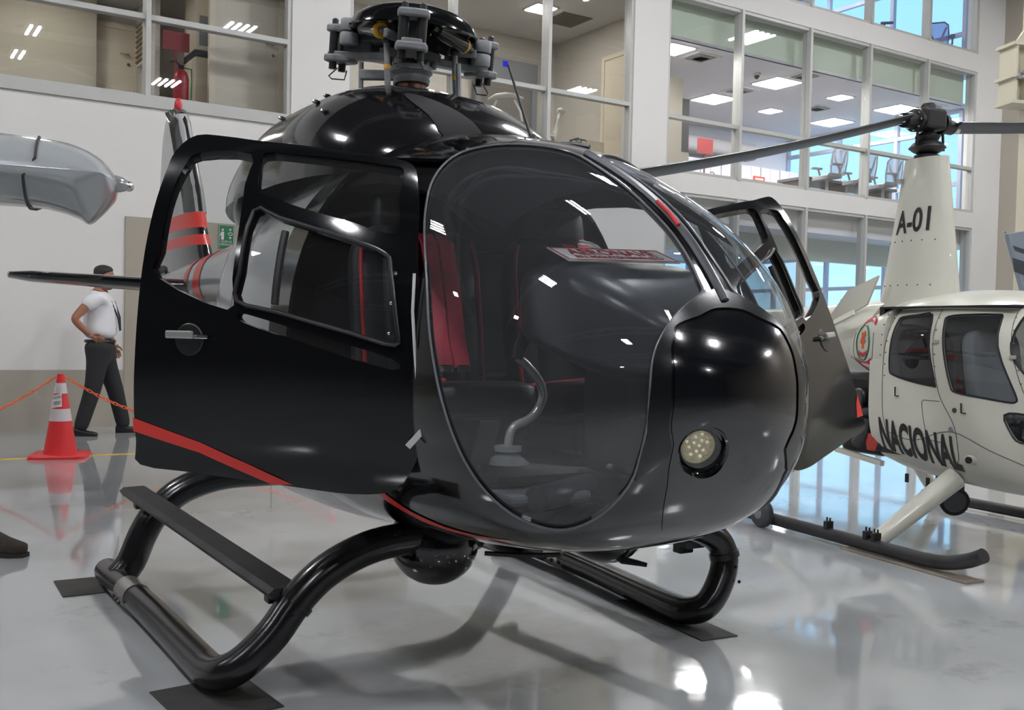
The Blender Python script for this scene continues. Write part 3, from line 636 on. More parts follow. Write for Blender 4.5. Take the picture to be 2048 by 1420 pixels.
pane_s = dens(smooth_poly(PANE, 4), .025); pane_p = [(a, -b) for a, b in reversed(pane_s)]
DOOR = [(-.12, 1.73), (-.01, 1.72), (.11, 1.70), (.24, 1.685), (.39, 1.665), (.50, 1.65), (.56, 1.635), (.60, 1.59), (.65, 1.48), (.68, 1.34), (.71, 1.18), (.722, 1.03), (.716, .90), (.695, .80), (.62, .715), (.50, .698), (.34, .71), (.05, .735), (-.135, .75), (-.13, .82), (-.12, .97), (-.11, 1.19), (-.11, 1.36), (-.115, 1.48), (-.125, 1.59), (-.14, 1.67)]
W1 = [(-.055, 1.66), (.12, 1.65), (.15, 1.55), (.172, 1.44), (.18, 1.28), (.173, 1.195), (-.06, 1.285), (-.062, 1.36), (-.07, 1.46), (-.075, 1.55), (-.072, 1.62)]
W2 = [(.16, 1.655), (.27, 1.65), (.41, 1.635), (.51, 1.622), (.56, 1.607), (.59, 1.51), (.612, 1.41), (.49, 1.44), (.34, 1.48), (.25, 1.51), (.21, 1.523), (.19, 1.55), (.172, 1.60)]
W3 = [(.21, 1.47), (.29, 1.45), (.50, 1.39), (.598, 1.352), (.62, 1.31), (.652, 1.16), (.65, 1.11), (.53, 1.14), (.33, 1.19), (.205, 1.22), (.205, 1.30)]
W4 = [(.205, 1.185), (.24, 1.182), (.42, 1.135), (.64, 1.075), (.648, 1.045), (.52, 1.075), (.36, 1.12), (.25, 1.152), (.21, 1.168)]
def sphi_poly(P, sgn, step=.05):
    q = [xz_sphi(x, z, sgn) for x, z in dens(P, step)]
    return q if sgn < 0 else q
OPEN = [(min(x, .69), max(z, .78)) for x, z in DOOR]
OPEN = [p for i, p in enumerate(OPEN) if i == 0 or abs(p[0] - OPEN[i - 1][0]) + abs(p[1] - OPEN[i - 1][1]) > 1e-4]
open_s = sphi_poly(OPEN, -1); open_p = sphi_poly(OPEN, 1)
NOSE = [(.273, -.142), (.258, -.394), (.26, -.61), (.234, -.813), (.195, -1.161), (.185, -1.535), (.209, -2.213), (.293, -2.581), (.385, -2.798), (.45, -2.95), (.48, -PI)]
nb = [(PI, .48)] + [(-p, s) for s, p in reversed(NOSE[:-1])] + [(0, .275)] + [(p, s) for s, p in NOSE]
nb = nb[::-1]                                          # phi from -pi to pi
ng = spline([a for a, b in nb], [b for a, b in nb])
phs = np.linspace(-PI, PI, 201)
nose_line = [(float(ng(p)), float(p)) for p in phs]
LAMPH = [(.192, -2.995), (.224, -3.046), (.25, -3.035), (.265, -2.979), (.271, -2.89), (.268, -2.78), (.258, -2.66), (.243, -2.539), (.224, -2.422), (.203, -2.32), (.181, -2.248), (.159, -2.228), (.14, -2.289), (.13, -2.447), (.136, -2.67), (.16, -2.87)]
lampC = hull(np.array([.195]), np.array([-2.66]))[0]
# colour boundary behind the doors: black nose and cabin, grey tail
bl = [(math.sqrt(XN - (-.30 + .42 * max(0.0, (abs(p) - 1.9) / 1.24) ** 1.0)), float(p)) for p in phs]
front_out = [(s, p) for s, p in nose_line] + [(s, p) for s, p in reversed(bl)]
hullf = lambda s, p: hull(s, p)
region(dens(front_out, .03), [pane_s, pane_p, open_s, open_p], .025, .05, hullf, 'fuselage_shell', M_gb, heli, .014)
rear_out = [(s, p) for s, p in bl] + [(1.5, float(p)) for p in reversed(phs)]
region(dens(rear_out, .05), [], .04, .08, hullf, 'rear_shell', M_gp, heli, .014)
gapn = [(s - .003, p) for s, p in nose_line]
nosep = region(dens([(0.0, -PI)] + gapn, .02)[:-1] + [gapn[-1]] + dens([gapn[-1], (0.0, PI)], .02)[1:int(gapn[-1][0] / .02) + 1] + [(0.0, PI)], [dens(smooth_poly(LAMPH, 3), .01)], .025, .05, lambda s, p: hull(s, p, .003), 'nose_panel', M_gb2, heli, .012)
# satin frame between the panes and the nose panel
og_ = spline([0, .2, .602, .898, 1.404, 1.942, 2.2, 2.36], [.338, .318, .279, .258, .236, .246, .285, .325])
pf = np.linspace(-2.36, 2.36, 121)
region([(float(ng(p)) + .002, float(p)) for p in pf] + [(float(max(og_(abs(p)), ng(p) + .012)), float(p)) for p in pf[::-1]], [], .012, .05, lambda s, p: hull(s, p, .007), 'nose_frame', mat('frame_satin', (14, 15, 18), .24, spec=.5), heli, .006)
# landing light set into the nose
ldir = Vector((.86, -.30, -.30)).normalized(); lrot = ldir.to_track_quat('Z', 'Y').to_matrix(); lc = Vector(lampC) - ldir * .012
MB().lathe([(.064, .0), (.066, -.05), (.001, -.055)], 28, lc + ldir * .008, lrot, cap=False).build('lamp_cup', M_sb, nosep)
MB().lathe([(.060, .006), (.066, .010), (.068, .002), (.058, -.012)], 32, lc + ldir * .006, lrot, cap=False).build('lamp_bezel', M_gb, nosep)
lsh = lrot @ Vector((0, 0, 0)) + Vector((0, -.006, .002))
lm = MB().lathe([(.044, -.006), (.040, -.016), (.026, -.028), (.004, -.032)], 28, lc + lsh - ldir * .004, lrot, cap=False).build('landing_light', mat('lamp_reflector', (238, 232, 212), 0.2, metal=0.8, bump=.6, bscale=140), nosep)
for i in range(12):
    a = i * 2.4; r = .0095 * math.sqrt(i + .5); MB().ball(lc + lsh - ldir * .018 + lrot @ Vector((r * math.cos(a), r * math.sin(a), 0)), .0042, 8, 6).build('lamp_bead', mat('lamp_bead', (255, 248, 222), 0.1, emit=.3), nosep)
MB().lathe([(.052, -.001), (.05, .002), (.001, .006)], 28, lc, lrot).build('lamp_glass', glass('lamp_glass', (.95, .95, .92), .06), nosep)
for nm, pl in (('windshield_starboard', pane_s), ('windshield_port', pane_p)):
    w = region(pl, [], .03, .06, lambda s, p: hull(s, p, -.004), 'windshield', M_ws, heli)
    P = hull(np.array([a for a, b in pl]), np.array([b for a, b in pl]), .002)
    MB().tube([tuple(q) for q in P], .0035, 6, closed=True).build('windshield_seal', mat('seal_highlight', (100, 102, 106), 0.3), w)  # seal colour lightened to paint in the highlight along the pane edge
# centre post strip, red streamer
cp = [tuple(hull(np.array([s]), np.array([0.0]), .004)[0]) for s in np.linspace(.30, .84, 14)]
MB().tube(cp, .013, 8).build('centre_post', mat('post_sheen', (84, 86, 90), .32, metal=.3), heli)  # grey base colour carries the sheen of lamps reflected on the post
MB().tube([tuple(Vector(cp[k]) + Vector((.012, -.02 - .004 * (k % 2), .012))) for k in (5, 6, 7)] , .006, 8).build('red_streamer', mat('streamer_red', (196, 20, 40), 0.5), heli)
# ---- doors
def door(sgn, delta, lean, name, flat=1.0, roll=0.0, dz=0.0):
    hx, hy = .70, .60 * sgn
    holes = [dens(smooth_poly(w, 3), .03) for w in (W1, W2, W3, W4)]
    f = lambda off: (lambda x, z: np.stack([x, sgn * (.62 + flat * (side_y(x, z) - .62) + off), z], -1))
    d = region(dens(smooth_poly(DOOR, 3), .03), holes, .05, .05, f(0), name, M_door, heli, .03)
    for h in holes: region(h, [], .06, .06, f(-.012), 'door_pane', M_dw, d)
    fr = [tuple(f(.008)(np.array([x]), np.array([z]))[0]) for x, z in holes[2]]
    MB().tube(fr, .006, 8, closed=True).build('sliding_window_frame', M_sb, d)
    st_ = [tuple(f(.004)(np.array([.315 + .0 * k]), np.array([1.41 - .022 * k]))[0]) for k in range(10)]
    MB().tube(st_, .011, 8).build('window_grip', M_black, d)
    for z in (1.30, 1.22, 1.14): MB().ball(tuple(f(.004)(np.array([.632]), np.array([z]))[0]), .006, 8, 6).build('rivet', M_chrome, d)
    # red sweep line
    sw = [(-.128, .888), (.077, .828), (.219, .770), (.335, .717), (.27, .714), (.213, .738), (.071, .797), (-.133, .849)] if sgn < 0 else [(-.128, .888), (-.085, .85), (-.06, .80), (-.133, .80)]
    region(dens(sw, .05), [], .06, .03, f(.0015), 'red_stripe', M_rp, d)
    # handle
    HP = lambda x, z, o: tuple(f(o)(np.array([x]), np.array([z]))[0])
    MB().lathe([(.045, 0), (.042, .003), (.001, .004)], 24, HP(.06, 1.112, 0), rmat('X', -sgn * PI / 2)).build('handle_recess', M_black, d)
    MB().obox(Vector(HP(.045, 1.125, .024)), (.085, .012, .022)).build('door_handle', mat('handle_metal', (178, 180, 176), .3, metal=.6), d, 0, .004)
    MB().obox(Vector(HP(.105, 1.12, .014)), (.045, .01, .012)).build('handle_lock', M_chrome, d, 0, .003)
    # edge seal and hinge link
    ed = [HP(x - .012, z, .004) for x, z in ((.692, 1.30), (.70, 1.2), (.712, 1.1), (.722, 1.0), (.735, .90))]
    MB().tube(ed, .0045, 6).build('edge_seal', mat('seal_white', (196, 196, 192), .5), d)
    MB().bar(HP(.735, .90, .01), HP(.69, .845, .03), .008, .016).build('door_stay', mat('seal_white'), d, 0)
    T = Matrix.Translation((hx, hy, 0)); R = Matrix.Rotation(-sgn * delta, 4, 'Z')
    mw = T @ R @ Matrix.Translation((-hx, -hy, 0))
    if lean:
        ax = (R @ Vector((-1, 0, 0))).normalized(); mw = Matrix.Translation((hx, hy, 1.05 + dz)) @ Matrix.Rotation(roll, 4, R @ Vector((0, 1, 0))) @ Matrix.Rotation(lean, 4, ax) @ Matrix.Translation((-hx, -hy, -1.05)) @ mw
    d.matrix_local = mw
    return d
door(-1, math.radians(42), 0.0, 'cabin_door'); door(1, math.radians(66.6), math.radians(-18.5), 'cabin_door', .3, math.radians(3.4), -.015)
# red sweep on the lower shell below the door
sw = [(.965, -2.18), (.906, -2.355), (.856, -2.45), (.795, -2.515), (.728, -2.562), (.728, -2.577), (.795, -2.552), (.856, -2.512), (.906, -2.45), (.965, -2.30)]
region(dens(sw, .03), [], .02, .02, lambda s, p: hull(s, p, .003), 'red_stripe', M_rp, heli)
# ---- tail
TX = [-.93, -1.3, -1.7, -2.1, -2.6, -3.4, -4.4, -5.35]
TT = spline(TX, [1.80, 1.80, 1.75, 1.69, 1.665, 1.62, 1.58, 1.56]); TB = spline(TX, [.40, .47, .80, 1.08, 1.2, 1.28, 1.30, 1.20]); TW = spline(TX, [.655, .61, .45, .30, .22, .17, .12, .09])
def tail(x, p, off=0.0):
    x = np.asarray(x, float); zt, zb, w = TT(x), TB(x), TW(x); zc = (zt + zb) / 2; h = (zt - zb) / 2; c, q = np.cos(p), np.sin(p); n = 2.3
    rr = (np.abs(c) ** n + np.abs(q) ** n) ** (-1 / n)
    return np.stack([x, (w + off) * rr * q, zc + (h + off) * rr * c], -1)
mb = MB(); mb.loft([[tuple(v) for v in tail(np.full(36, x), np.linspace(0, 2 * PI, 37)[:-1])] for x in np.linspace(-.93, -5.35, 40)]).build('tail_boom', M_gp, heli, 1.0)
for x0, wd in ((-3.30, .22), (-3.72, .13)):
    region(dens([(x0 - .55 * abs(p) ** 1.0 * .0 + .10 * (1.2 - abs(p)), p) for p in np.linspace(-2.4, 2.4, 25)] + [(x0 - wd + .10 * (1.2 - abs(p)), p) for p in np.linspace(2.4, -2.4, 25)], .1), [], .08, .15, lambda x, p: tail(x, p, .004), 'boom_stripe', M_rp, heli)
# fin: horizontal slices, leading edge to trailing edge
LE = spline([1.50, 1.59, 1.696, 1.82, 1.93, 2.09, 2.285, 2.55, 2.70, 2.76], [-3.60, -3.75, -3.84, -3.94, -4.0, -4.09, -4.24, -4.43, -4.55, -4.68])
TE = spline([1.50, 1.9, 2.3, 2.66, 2.76], [-5.45, -5.45, -5.3, -5.2, -5.0])
def finring(z, thick=1.0):
    a, b = float(LE(z)), float(TE(z)); t = .085 * thick * (1 - .35 * (z - 1.5) / 1.26)
    return [((a + b) / 2 + (a - b) / 2 * math.cos(q), t * math.sin(q) * (1 + .45 * math.cos(q)), z) for q in np.linspace(0, 2 * PI, 25)[:-1]]
cuts = [(1.46, 1.70, M_gb), (1.70, 1.775, M_rp), (1.775, 1.825, M_gb), (1.825, 1.935, M_rp), (1.935, 2.70, M_gp), (2.70, 2.755, M_gb)]
for z0, z1, m in cuts: MB().loft([finring(z) for z in np.linspace(z0, z1, 8)]).build('tail_fin', m, heli, 1.0)
MB().loft([[(float(LE(z)) + .012 - .20 * k, y * (.03 + .05 * k), z) for y, k in ((0, 0), (1, .4), (1, 1), (-1, 1), (-1, .4))] for z in np.linspace(1.94, 2.74, 10)]).build('fin_leading_edge', M_gb, heli, 1.0)
MB().lathe([(.028, 2.75), (.03, 2.77), (.028, 2.81), (.016, 2.84), (.002, 2.85)], 16, (-4.74, 0, 0)).build('beacon', M_red, heli)
MB().lathe([(.30, -.09), (.33, 0), (.30, .09), (.26, 0)], 32, (-4.9, 0, 1.30), rmat('X', PI / 2)).build('tail_rotor_shroud', M_gb, heli)
# horizontal stabiliser
for s in (-1, 1):
    rg = []
    for k in np.linspace(0, 1, 10):
        y = s * (.08 + 1.12 * k); c = .17 - .02 * k; t = .052 - .018 * k; e = 1.0 if k < .96 else .6
        rg.append([(-3.95 + c * e * math.cos(q), y, 1.41 + .035 * k + t * e * math.sin(q)) for q in np.linspace(0, 2 * PI, 17)[:-1]])
    MB().loft(rg).build('stabiliser', M_gb, heli, 1.2)
MB().tube([(-3.95, s * .0, 1.41) for s in (0,)] + [(-3.0, 0, 1.40)], .02, 6).build('stabiliser_spar', M_gb, heli)
# ---- engine cowling and roof
DT = spline([.05, -.05, -.2, -.4, -.62, -1.0, -1.4, -1.8, -2.25], [1.77, 1.88, 1.975, 2.07, 2.125, 2.135, 2.06, 1.90, 1.70])
DW = spline([.05, -.05, -.2, -.4, -.62, -1.0, -1.4, -1.8, -2.25], [.26, .41, .51, .565, .585, .585, .54, .43, .25])
def dome(x, v, off=0.0):
    x = np.asarray(x, float); w = DW(x) + off; y = v * w; q = np.clip(1 - np.abs(v) ** 2.2, 0, 1) ** (1 / 2.2)
    return np.stack([x, y, 1.68 + (DT(x) + off - 1.68) * q], -1)
vs = [math.sin(a) for a in np.linspace(-PI / 2, PI / 2, 33)]
def domegrid(x0, x1, n, name, m, off=0.0):
    mb = MB(); mb.loft([[tuple(p) for p in dome(np.full(33, x), np.array(vs), off)] for x in np.linspace(x0, x1, n)], closed=False); return mb.build(name, m, heli, 1.0)
M_cowl = mat('cowl_black', (20, 20, 22), 0.12, spec=0.6, coat=0.5)
domegrid(.05, -.345, 14, 'front_cowl', M_cowl); domegrid(-.352, -2.25, 30, 'rear_cowl', M_cowl, -.004)
domegrid(-.33, -.37, 3, 'cowl_joint', M_sb, -.016)
it = [(-.30, -.36), (-.10, -.42), (.03, -.52), (.045, -.10), (-.08, -.10), (-.24, -.22)]
region(dens(smooth_poly(it, 4), .04), [], .04, .08, lambda x, v: dome(x, v, .004), 'air_intake', mat('intake_shade', (6, 6, 7), .9), heli)  # matte dark patch on the cowl skin, painted shade of the intake opening
for x, v in ((-.6, -.72), (-.75, -.55), (-.95, -.75), (-.42, -.8)):
    p = dome(np.array([x]), np.array([v]), .003)[0]; MB().ball(tuple(p), .016, 10, 6, (1, 1, .5)).build('cowl_latch', M_chrome, heli)
# roof scoop over the door, antennas
MB().tube([(.14, .09, 1.80), (-.02, .08, 2.1)], .0045, 6).build('whip_antenna', M_black, heli); MB().lathe([(.02, 1.795), (.01, 1.83)], 12, (.14, .09, 0)).build('antenna_base', M_black, heli)
MB().tube([(.30, .10, 1.775), (.34, .13, 1.772), (.38, .16, 1.762)], .009, 8).build('roof_vent', M_sb, heli)
# ---- rotor head
hz = Vector((-.655, 0, 2.29))
MB().lathe([(.062, 2.03), (.062, 2.12), (.055, 2.15)], 24, (-.655, 0, 0)).build('mast_boot', mat('mast_copper', (112, 74, 58), .45, metal=.4), heli)
MB().lathe([(.07, 2.145), (.075, 2.16), (.07, 2.175), (.085, 2.19), (.085, 2.21), (.06, 2.22)], 24, (-.655, 0, 0)).build('mast_collar', M_hub, heli)
tiltR = Vector((0, 0, 1)).rotation_difference(Vector((.126, .008, 1)).normalized()).to_matrix()
def H(p): return hz + tiltR @ Vector(p)
hubm = MB()
hubm.lathe([(.05, -.06), (.11, -.05), (.12, -.02), (.10, .0), (.075, .03), (.06, .07)], 24, hz, tiltR); hubm.build('rotor_hub', M_hubd, heli)
cap = [(.255, .055), (.262, .06), (.245, .095), (.20, .13), (.13, .155), (.05, .166), (.002, .168)]
MB().lathe(cap, 40, hz, tiltR).build('hub_cap', M_gb, heli)
MB().lathe([(.02, .03), (.02, .15)], 12, hz, tiltR).build('cap_post', M_hubd, heli)
for ai, deg in enumerate((-25, 95, -145)):
    a = math.radians(deg); c, s = math.cos(a), math.sin(a)
    L = lambda x, y, z: tuple(H((c * x - s * y, s * x + c * y, z)))
    R3 = tiltR @ Matrix.Rotation(a, 3, 'Z')
    MB().prism([(.05, -.06), (.12, -.035), (.24, -.03), (.34, -.05), (.385, -.035), (.385, .035), (.34, .05), (.24, .03), (.12, .035), (.05, .06)], L, -.052, -.022).build('star_arm', M_hub, heli, .5, .004)
    MB().prism([(.28, -.03), (.34, -.062), (.385, -.055), (.395, 0), (.385, .055), (.34, .062), (.28, .03)], L, .055, .085).build('upper_clamp', M_hub, heli, .5, .008)
    MB().prism([(.27, -.03), (.34, -.062), (.39, -.055), (.40, 0), (.39, .055), (.34, .062), (.27, .03)], L, -.065, -.035).build('lower_clamp', M_hub, heli, .5, .008)
    for y in (-.034, .034): 
        MB().lathe([(.02, -.035), (.02, .055)], 14, L(.355, y, 0), tiltR).build('blade_pin', M_black, heli)
        MB().lathe([(.013, .085), (.013, .105), (.006, .11)], 10, L(.355, y, 0), tiltR).build('pin_head', M_hubd, heli)
        MB().lathe([(.016, -.095), (.016, -.065)], 10, L(.355, y, 0), tiltR).build('pin_nut', M_black, heli)
    MB().tube([L(.33, -.034, -.09), L(.35, -.05, -.125), L(.38, 0, -.13), L(.36, .05, -.125), L(.33, .034, -.09)], .003, 6).build('safety_wire', M_dgrey, heli)
    MB().tube([L(.10, .0, .035), L(.2, 0, .03), L(.3, 0, .035)], [.03, .038, .03], 14).build('flex_bearing', M_hubd, heli)
    MB().obox(L(.24, .0, .0), (.14, .07, .05), R3).build('arm_yoke', M_hubd, heli, 0, .01)
    for z in ((.055, .0) if ai else ()):
        MB().lathe([(.036, z), (.04, z + .006), (.04, z + .042), (.036, z + .048)], 20, L(.285, -.075, -.03) if ai == 1 else L(.27, .05, 0), tiltR).build('damper_cup', mat('damper_grey', (140, 142, 144), .45), heli)
    MB().obox(L(.19, -.075, .01), (.12, .02, .035), R3 @ rmat('Z', -.5)).build('pitch_horn', M_hub, heli, 0, .006)
    pr0 = Vector(L(.14, -.10, .0)); MB().tube([pr0, pr0 + Vector((.02, 0, -.20))], .012, 10).build('pitch_link', M_hub, heli)
    MB().ball(pr0, .02, 10, 6).build('link_end', M_hubd, heli)
    MB().lathe([(.0135, 0), (.0135, .016)], 10, pr0 + Vector((.011, 0, -.115))).build('link_band', mat('band_yellow', (220, 165, 50), .5), heli)
    d0 = Vector(L(.20, .07, .06)); b2 = a + math.radians(120); d1 = H((.24 * math.cos(b2 - .45), .24 * math.sin(b2 - .45), .02)); dm = d0 + (d1 - d0) * .78; de = d0 + (d1 - d0) * .82
    MB().tube([d0, d0 + (d1 - d0) * .1, d0 + (d1 - d0) * .12, dm], [.02, .02, .03, .03], 16).build('lag_damper', M_gb, heli); MB().tube([dm, de], .031, 16).build('damper_ring', mat('band_yellow'), heli); MB().tube([de, d1], .014, 10).build('damper_rod', M_hubd, heli)
for k in range(6):
    a = k * PI / 3; MB().lathe([(.014, -.05), (.014, -.075)], 6, H((.09 * math.cos(a), .09 * math.sin(a), 0)), tiltR).build('hub_bolt', M_hub, heli)
MB().bar((-.655, -.04, 2.175), (-.80, -.16, 2.19), .03, .04).build('scissor_arm', M_hub, heli, 0, .006)
for p, q in (((-.80, -.16, 2.10), (-.80, -.16, 2.24)), ((-.50, .14, 2.02), (-.52, .14, 2.22))): MB().tube([p, q], .011, 8).build('control_rod', M_hub, heli)
# ---- landing gear
def fillet(P, n=4): return smooth_poly(P, n, False)
RT = .055
fs = fillet([(-1.60, -.99, .062), (-1.42, -.985, .062), (-.8, -.955, .062), (-.2, -.94, .062), (-.06, -.935, .066), (.03, -.915, .085), (.065, -.86, .125), (.075, -.78, .20), (.075, -.71, .29), (.07, -.625, .365), (.065, -.52, .418), (.06, -.40, .448), (.06, -.24, .455), (.06, -.05, .45)])
MB().tube(fs, RT, 18).build('skid', M_tubeb, heli)
fp = fillet([(-1.60, 1.02, .062), (-1.42, 1.01, .062), (-.8, .985, .062), (-.05, .90, .062), (.08, .90, .066), (.125, .945, .09), (.13, 1.0, .15), (.12, 1.045, .24), (.11, 1.035, .32), (.10, .965, .375), (.08, .80, .42), (.07, .5, .45), (.06, .05, .455)])
MB().tube(fp, RT, 18).build('skid', M_tubeb, heli)
MB().tube(fillet([(-1.42, -.975, .07), (-1.42, -.925, .13), (-1.42, -.878, .243), (-1.42, -.827, .33), (-1.42, -.743, .41), (-1.42, -.636, .458), (-1.42, -.504, .483), (-1.42, -.30, .485), (-1.42, 0, .485), (-1.42, .35, .485), (-1.42, .7, .44), (-1.42, .88, .26), (-1.42, .99, .08)]), .062, 18).build('rear_cross_tube', M_tubeb, heli)
M_slv = mat('sleeve_steel', (188, 186, 180), .28, metal=.85)
for y, x0 in ((-.972, -1.22), (1.0, -1.05)):
    MB().tube([(x0, y, .062), (x0 + .16, y * .995, .062)], .0585, 18).build('skid_sleeve', M_slv, heli)
    for k in range(3):
        for sy in (-1, 1): MB().ball((x0 + .02 + k * .06, y + sy * .062, .05), .009, 8, 6).build('sleeve_bolt', M_dgrey, heli)
for P in (fs, fp):
    q = P[-24]; i = min(range(len(P)), key=lambda j: abs(P[j][2] - .285) + (0 if P[j][0] > -.3 else 9)); d = (Vector(P[i + 1]) - Vector(P[i])).normalized()
    MB().tube([Vector(P[i]) - d * .012, Vector(P[i]) + d * .012], .061, 18).build('tube_collar', M_tubeb, heli)
    for k, s in ((1, 1), (2, -1), (3, 1), (4, -1)):
        o = Vector(P[i]) - d * (.03 * k + .01); MB().ball(o + Vector((.056 * s, 0, 0)), .007, 6, 5).build('tube_rivet', M_tubeb, heli)
def step(a, b, tw, label):
    a = Vector(a); b = Vector(b); d = (b - a).normalized(); y = Vector((0, 0, 1)).cross(d).normalized(); z = d.cross(y)
    def f(u, v, c): return tuple(a + d * c + y * u + z * v)
    MB().prism([(-tw, .0), (-tw * .7, .014), (tw * .7, .014), (tw, .0), (tw * .8, -.02), (-tw * .8, -.02)], f, 0, (b - a).length).build('boarding_step', M_worn, heli, .5)
    for k in (.08, .95):
        o = a + d * (b - a).length * k; MB().obox(o - Vector((0, 0, .035)), (.05, .07, .04)).build('step_bracket', M_sb, heli, 0, .006)
step((-1.50, -.90, .43), (.07, -.735, .325), .062, ''); step((-1.45, .93, .42), (.08, .93, .33), .055, '')
for c, r in (((-.0, -.19, .42), (.17, .15, .145)), ((.18, .40, .44), (.16, .14, .11))):
    MB().ball(c, 1.0, 24, 14, r).build('belly_pod', M_gb, heli)
MB().tube([(.26, .36, .50), (.26, .36, .40), (.30, .40, .36), (.36, .46, .35)], [.022, .022, .014, .008], 10).build('drain_pipe', M_sb, heli)
MB().prism([(-.03, 0), (.03, 0), (.018, -.10), (-.012, -.10)], lambda a, b, c: (.25 + a, .52 + c, .485 + b), -.006, .006).build('blade_antenna', mat('antenna_cream', (206, 202, 188), .5), heli)
for y in (-.16, .05): MB().bar((.06, y, .44), (-.35, y + .02, .40), .03, .03).build('belly_rail', M_sb, heli, 0)
MB().tube([(.55, -.30, .50), (.62, -.22, .50), (.74, -.16, .52)], .007, 6).build('belly_wire', M_black, heli)
# ---- cabin interior
MB().prism([(-.88, -.55), (.35, -.54), (.58, -.47), (.76, -.38), (.76, .38), (.58, .47), (.35, .54), (-.88, .55)], lambda a, b, c: (a, b, c), .735, .755).build('cabin_floor', M_int, heli, 0)
MB().prism([(-.60, .74), (-.63, 1.1), (-.5, 1.55), (-.25, 1.72), (.25, 1.72), (.5, 1.55), (.63, 1.1), (.60, .74)], lambda a, b, c: (c, a, b), -.90, -.87).build('rear_bulkhead', M_int, heli, 0)
region(dens([(.70, -.95), (.97, -.95), (1.24, -.95), (1.24, .95), (.97, .95), (.70, .95)], .08), [], .1, .1, lambda s, p: hull(s, p * .8, -.03), 'headliner', mat('headliner', (9, 9, 10), .9, spec=0.05), heli)
def superbox(cx, cy, cz, dx, dy, dz, n=4.0, rot=None, nu=20, nv=12):
    rot = rot or Matrix.Identity(3); rg = []
    sp = lambda v, e: math.copysign(abs(v) ** e, v)
    for i in range(nv + 1):
        b = -PI / 2 + PI * i / nv; cb = max(sp(math.cos(b), 2 / n), .01)
        rg.append([Vector((cx, cy, cz)) + rot @ Vector((dx * cb * sp(math.cos(a), 2 / n), dy * cb * sp(math.sin(a), 2 / n), dz * sp(math.sin(b), 2 / n))) for a in np.linspace(0, 2 * PI, nu + 1)[:-1]])
    return rg
M_pipe = mat('red_piping', (186, 34, 48), .5)
for y in (-.29, .29):
    rb = rmat('Y', -.16)
    MB().loft(superbox(.04, y, 1.17, .06, .23, .33, 5, rb, 28, 18)).build('seat_back', M_seat, heli, 1.2)
    MB().loft(superbox(.055, y, 1.17, .06, .15, .30, 5, rb, 28, 16)).build('seat_back_panel', M_seat, heli, 1.2)
    MB().loft(superbox(-.04, y, 1.53, .05, .13, .085, 4, rb)).build('headrest', M_seat, heli, 1.2)
    MB().loft(superbox(.27, y, .93, .24, .23, .06, 5, rmat('Y', -.08), 28, 12)).build('seat_cushion', M_seat, heli, 1.2)
    MB().box(.06, .45, y - .2, y + .2, .755, .89).build('seat_base', M_int, heli, 0, .02)
    for s in (-1, 1):
        pp = [Vector((.035, y, 1.17)) + rb @ Vector((.058, s * .215 * (1 - .12 * abs(k) ** 6), .30 * k)) for k in np.linspace(-.95, .95, 12)]
        MB().tube(pp, .0065, 6).build('seat_piping', M_pipe, heli)
        o = y + .055 + s * .032
        bs = [(-.0, o, 1.50), (.075, o, 1.44), (.115, o + .005, 1.28), (.145, o + .012, 1.12), (.17, o + .018, 1.035)]
        mb = MB()
        for i in range(4): mb.bar(bs[i], Vector(bs[i + 1]) + (Vector(bs[i + 1]) - Vector(bs[i])) * .03, .056, .012, up=(1, 0, .3))
        mb.build('shoulder_strap', M_redfab, heli, 0)
        MB().obox((.175, o + .018, 1.028), (.02, .05, .025)).build('strap_end', M_chrome, heli, 0, .004)
    MB().bar((.19, y - .22, .97), (.25, y + .0, .995), .05, .01).build('lap_strap', M_redfab, heli, 0)
MB().loft(superbox(-.55, 0, 1.15, .08, .56, .33, 6, None, 28, 12)).build('rear_bench_back', M_seat, heli, 1.2); MB().loft(superbox(-.35, 0, .92, .25, .56, .07, 6, None, 28, 10)).build('rear_bench_cushion', M_seat, heli, 1.2)
region(dens([(1.205, -PI), (1.47, -PI), (1.47, PI), (1.205, PI)], .1), [], .08, .12, lambda s, p: hull(s, p, -.022), 'cabin_lining', M_int, heli)
# instrument console with glare shield
cs = [(.66, .265, 1.13, 1.325), (.70, .28, 1.10, 1.355), (.80, .285, 1.08, 1.355), (.92, .28, 1.05, 1.33), (1.04, .25, 1.03, 1.28), (1.14, .19, 1.04, 1.215), (1.19, .1, 1.08, 1.16)]
rg = []
for x, w, z0, z1 in cs:
    rg.append([(x, a * w * 2, (z0 + z1) / 2 + b * (z1 - z0)) for a, b in rrect(1.0, 1.0, .22, 6)])
MB().loft(rg).build('instrument_console', mat('console_grey', (58, 60, 65), .30, var=.1, vscale=4), heli, 1.0)
MB().box(.66, .98, -.05, .15, .755, 1.09).build('pedestal', M_int, heli, 0, .03)
for i, (y, z, r) in enumerate(((-.2, 1.27, .05), (-.07, 1.27, .05), (.07, 1.27, .05), (.2, 1.27, .05), (-.12, 1.19, .03), (.03, 1.19, .03), (.17, 1.19, .03))):
    MB().lathe([(r, 0), (r * .95, .012), (r * .8, .004)], 18, (.657, y, z), rmat('Y', -PI / 2)).build('gauge', M_black, heli)
sk = fillet([(.52, -.211, .80), (.52, -.205, .842), (.52, -.188, .869), (.52, -.137, .889), (.52, -.104, .923), (.52, -.09, .961), (.52, -.102, .998), (.52, -.128, 1.03), (.52, -.157, 1.057), (.52, -.182, 1.075)])
M_stick = mat('stick_steel', (226, 226, 222), .25, metal=.35)
MB().tube(sk, .0135, 12).build('cyclic_stick', M_stick, heli)
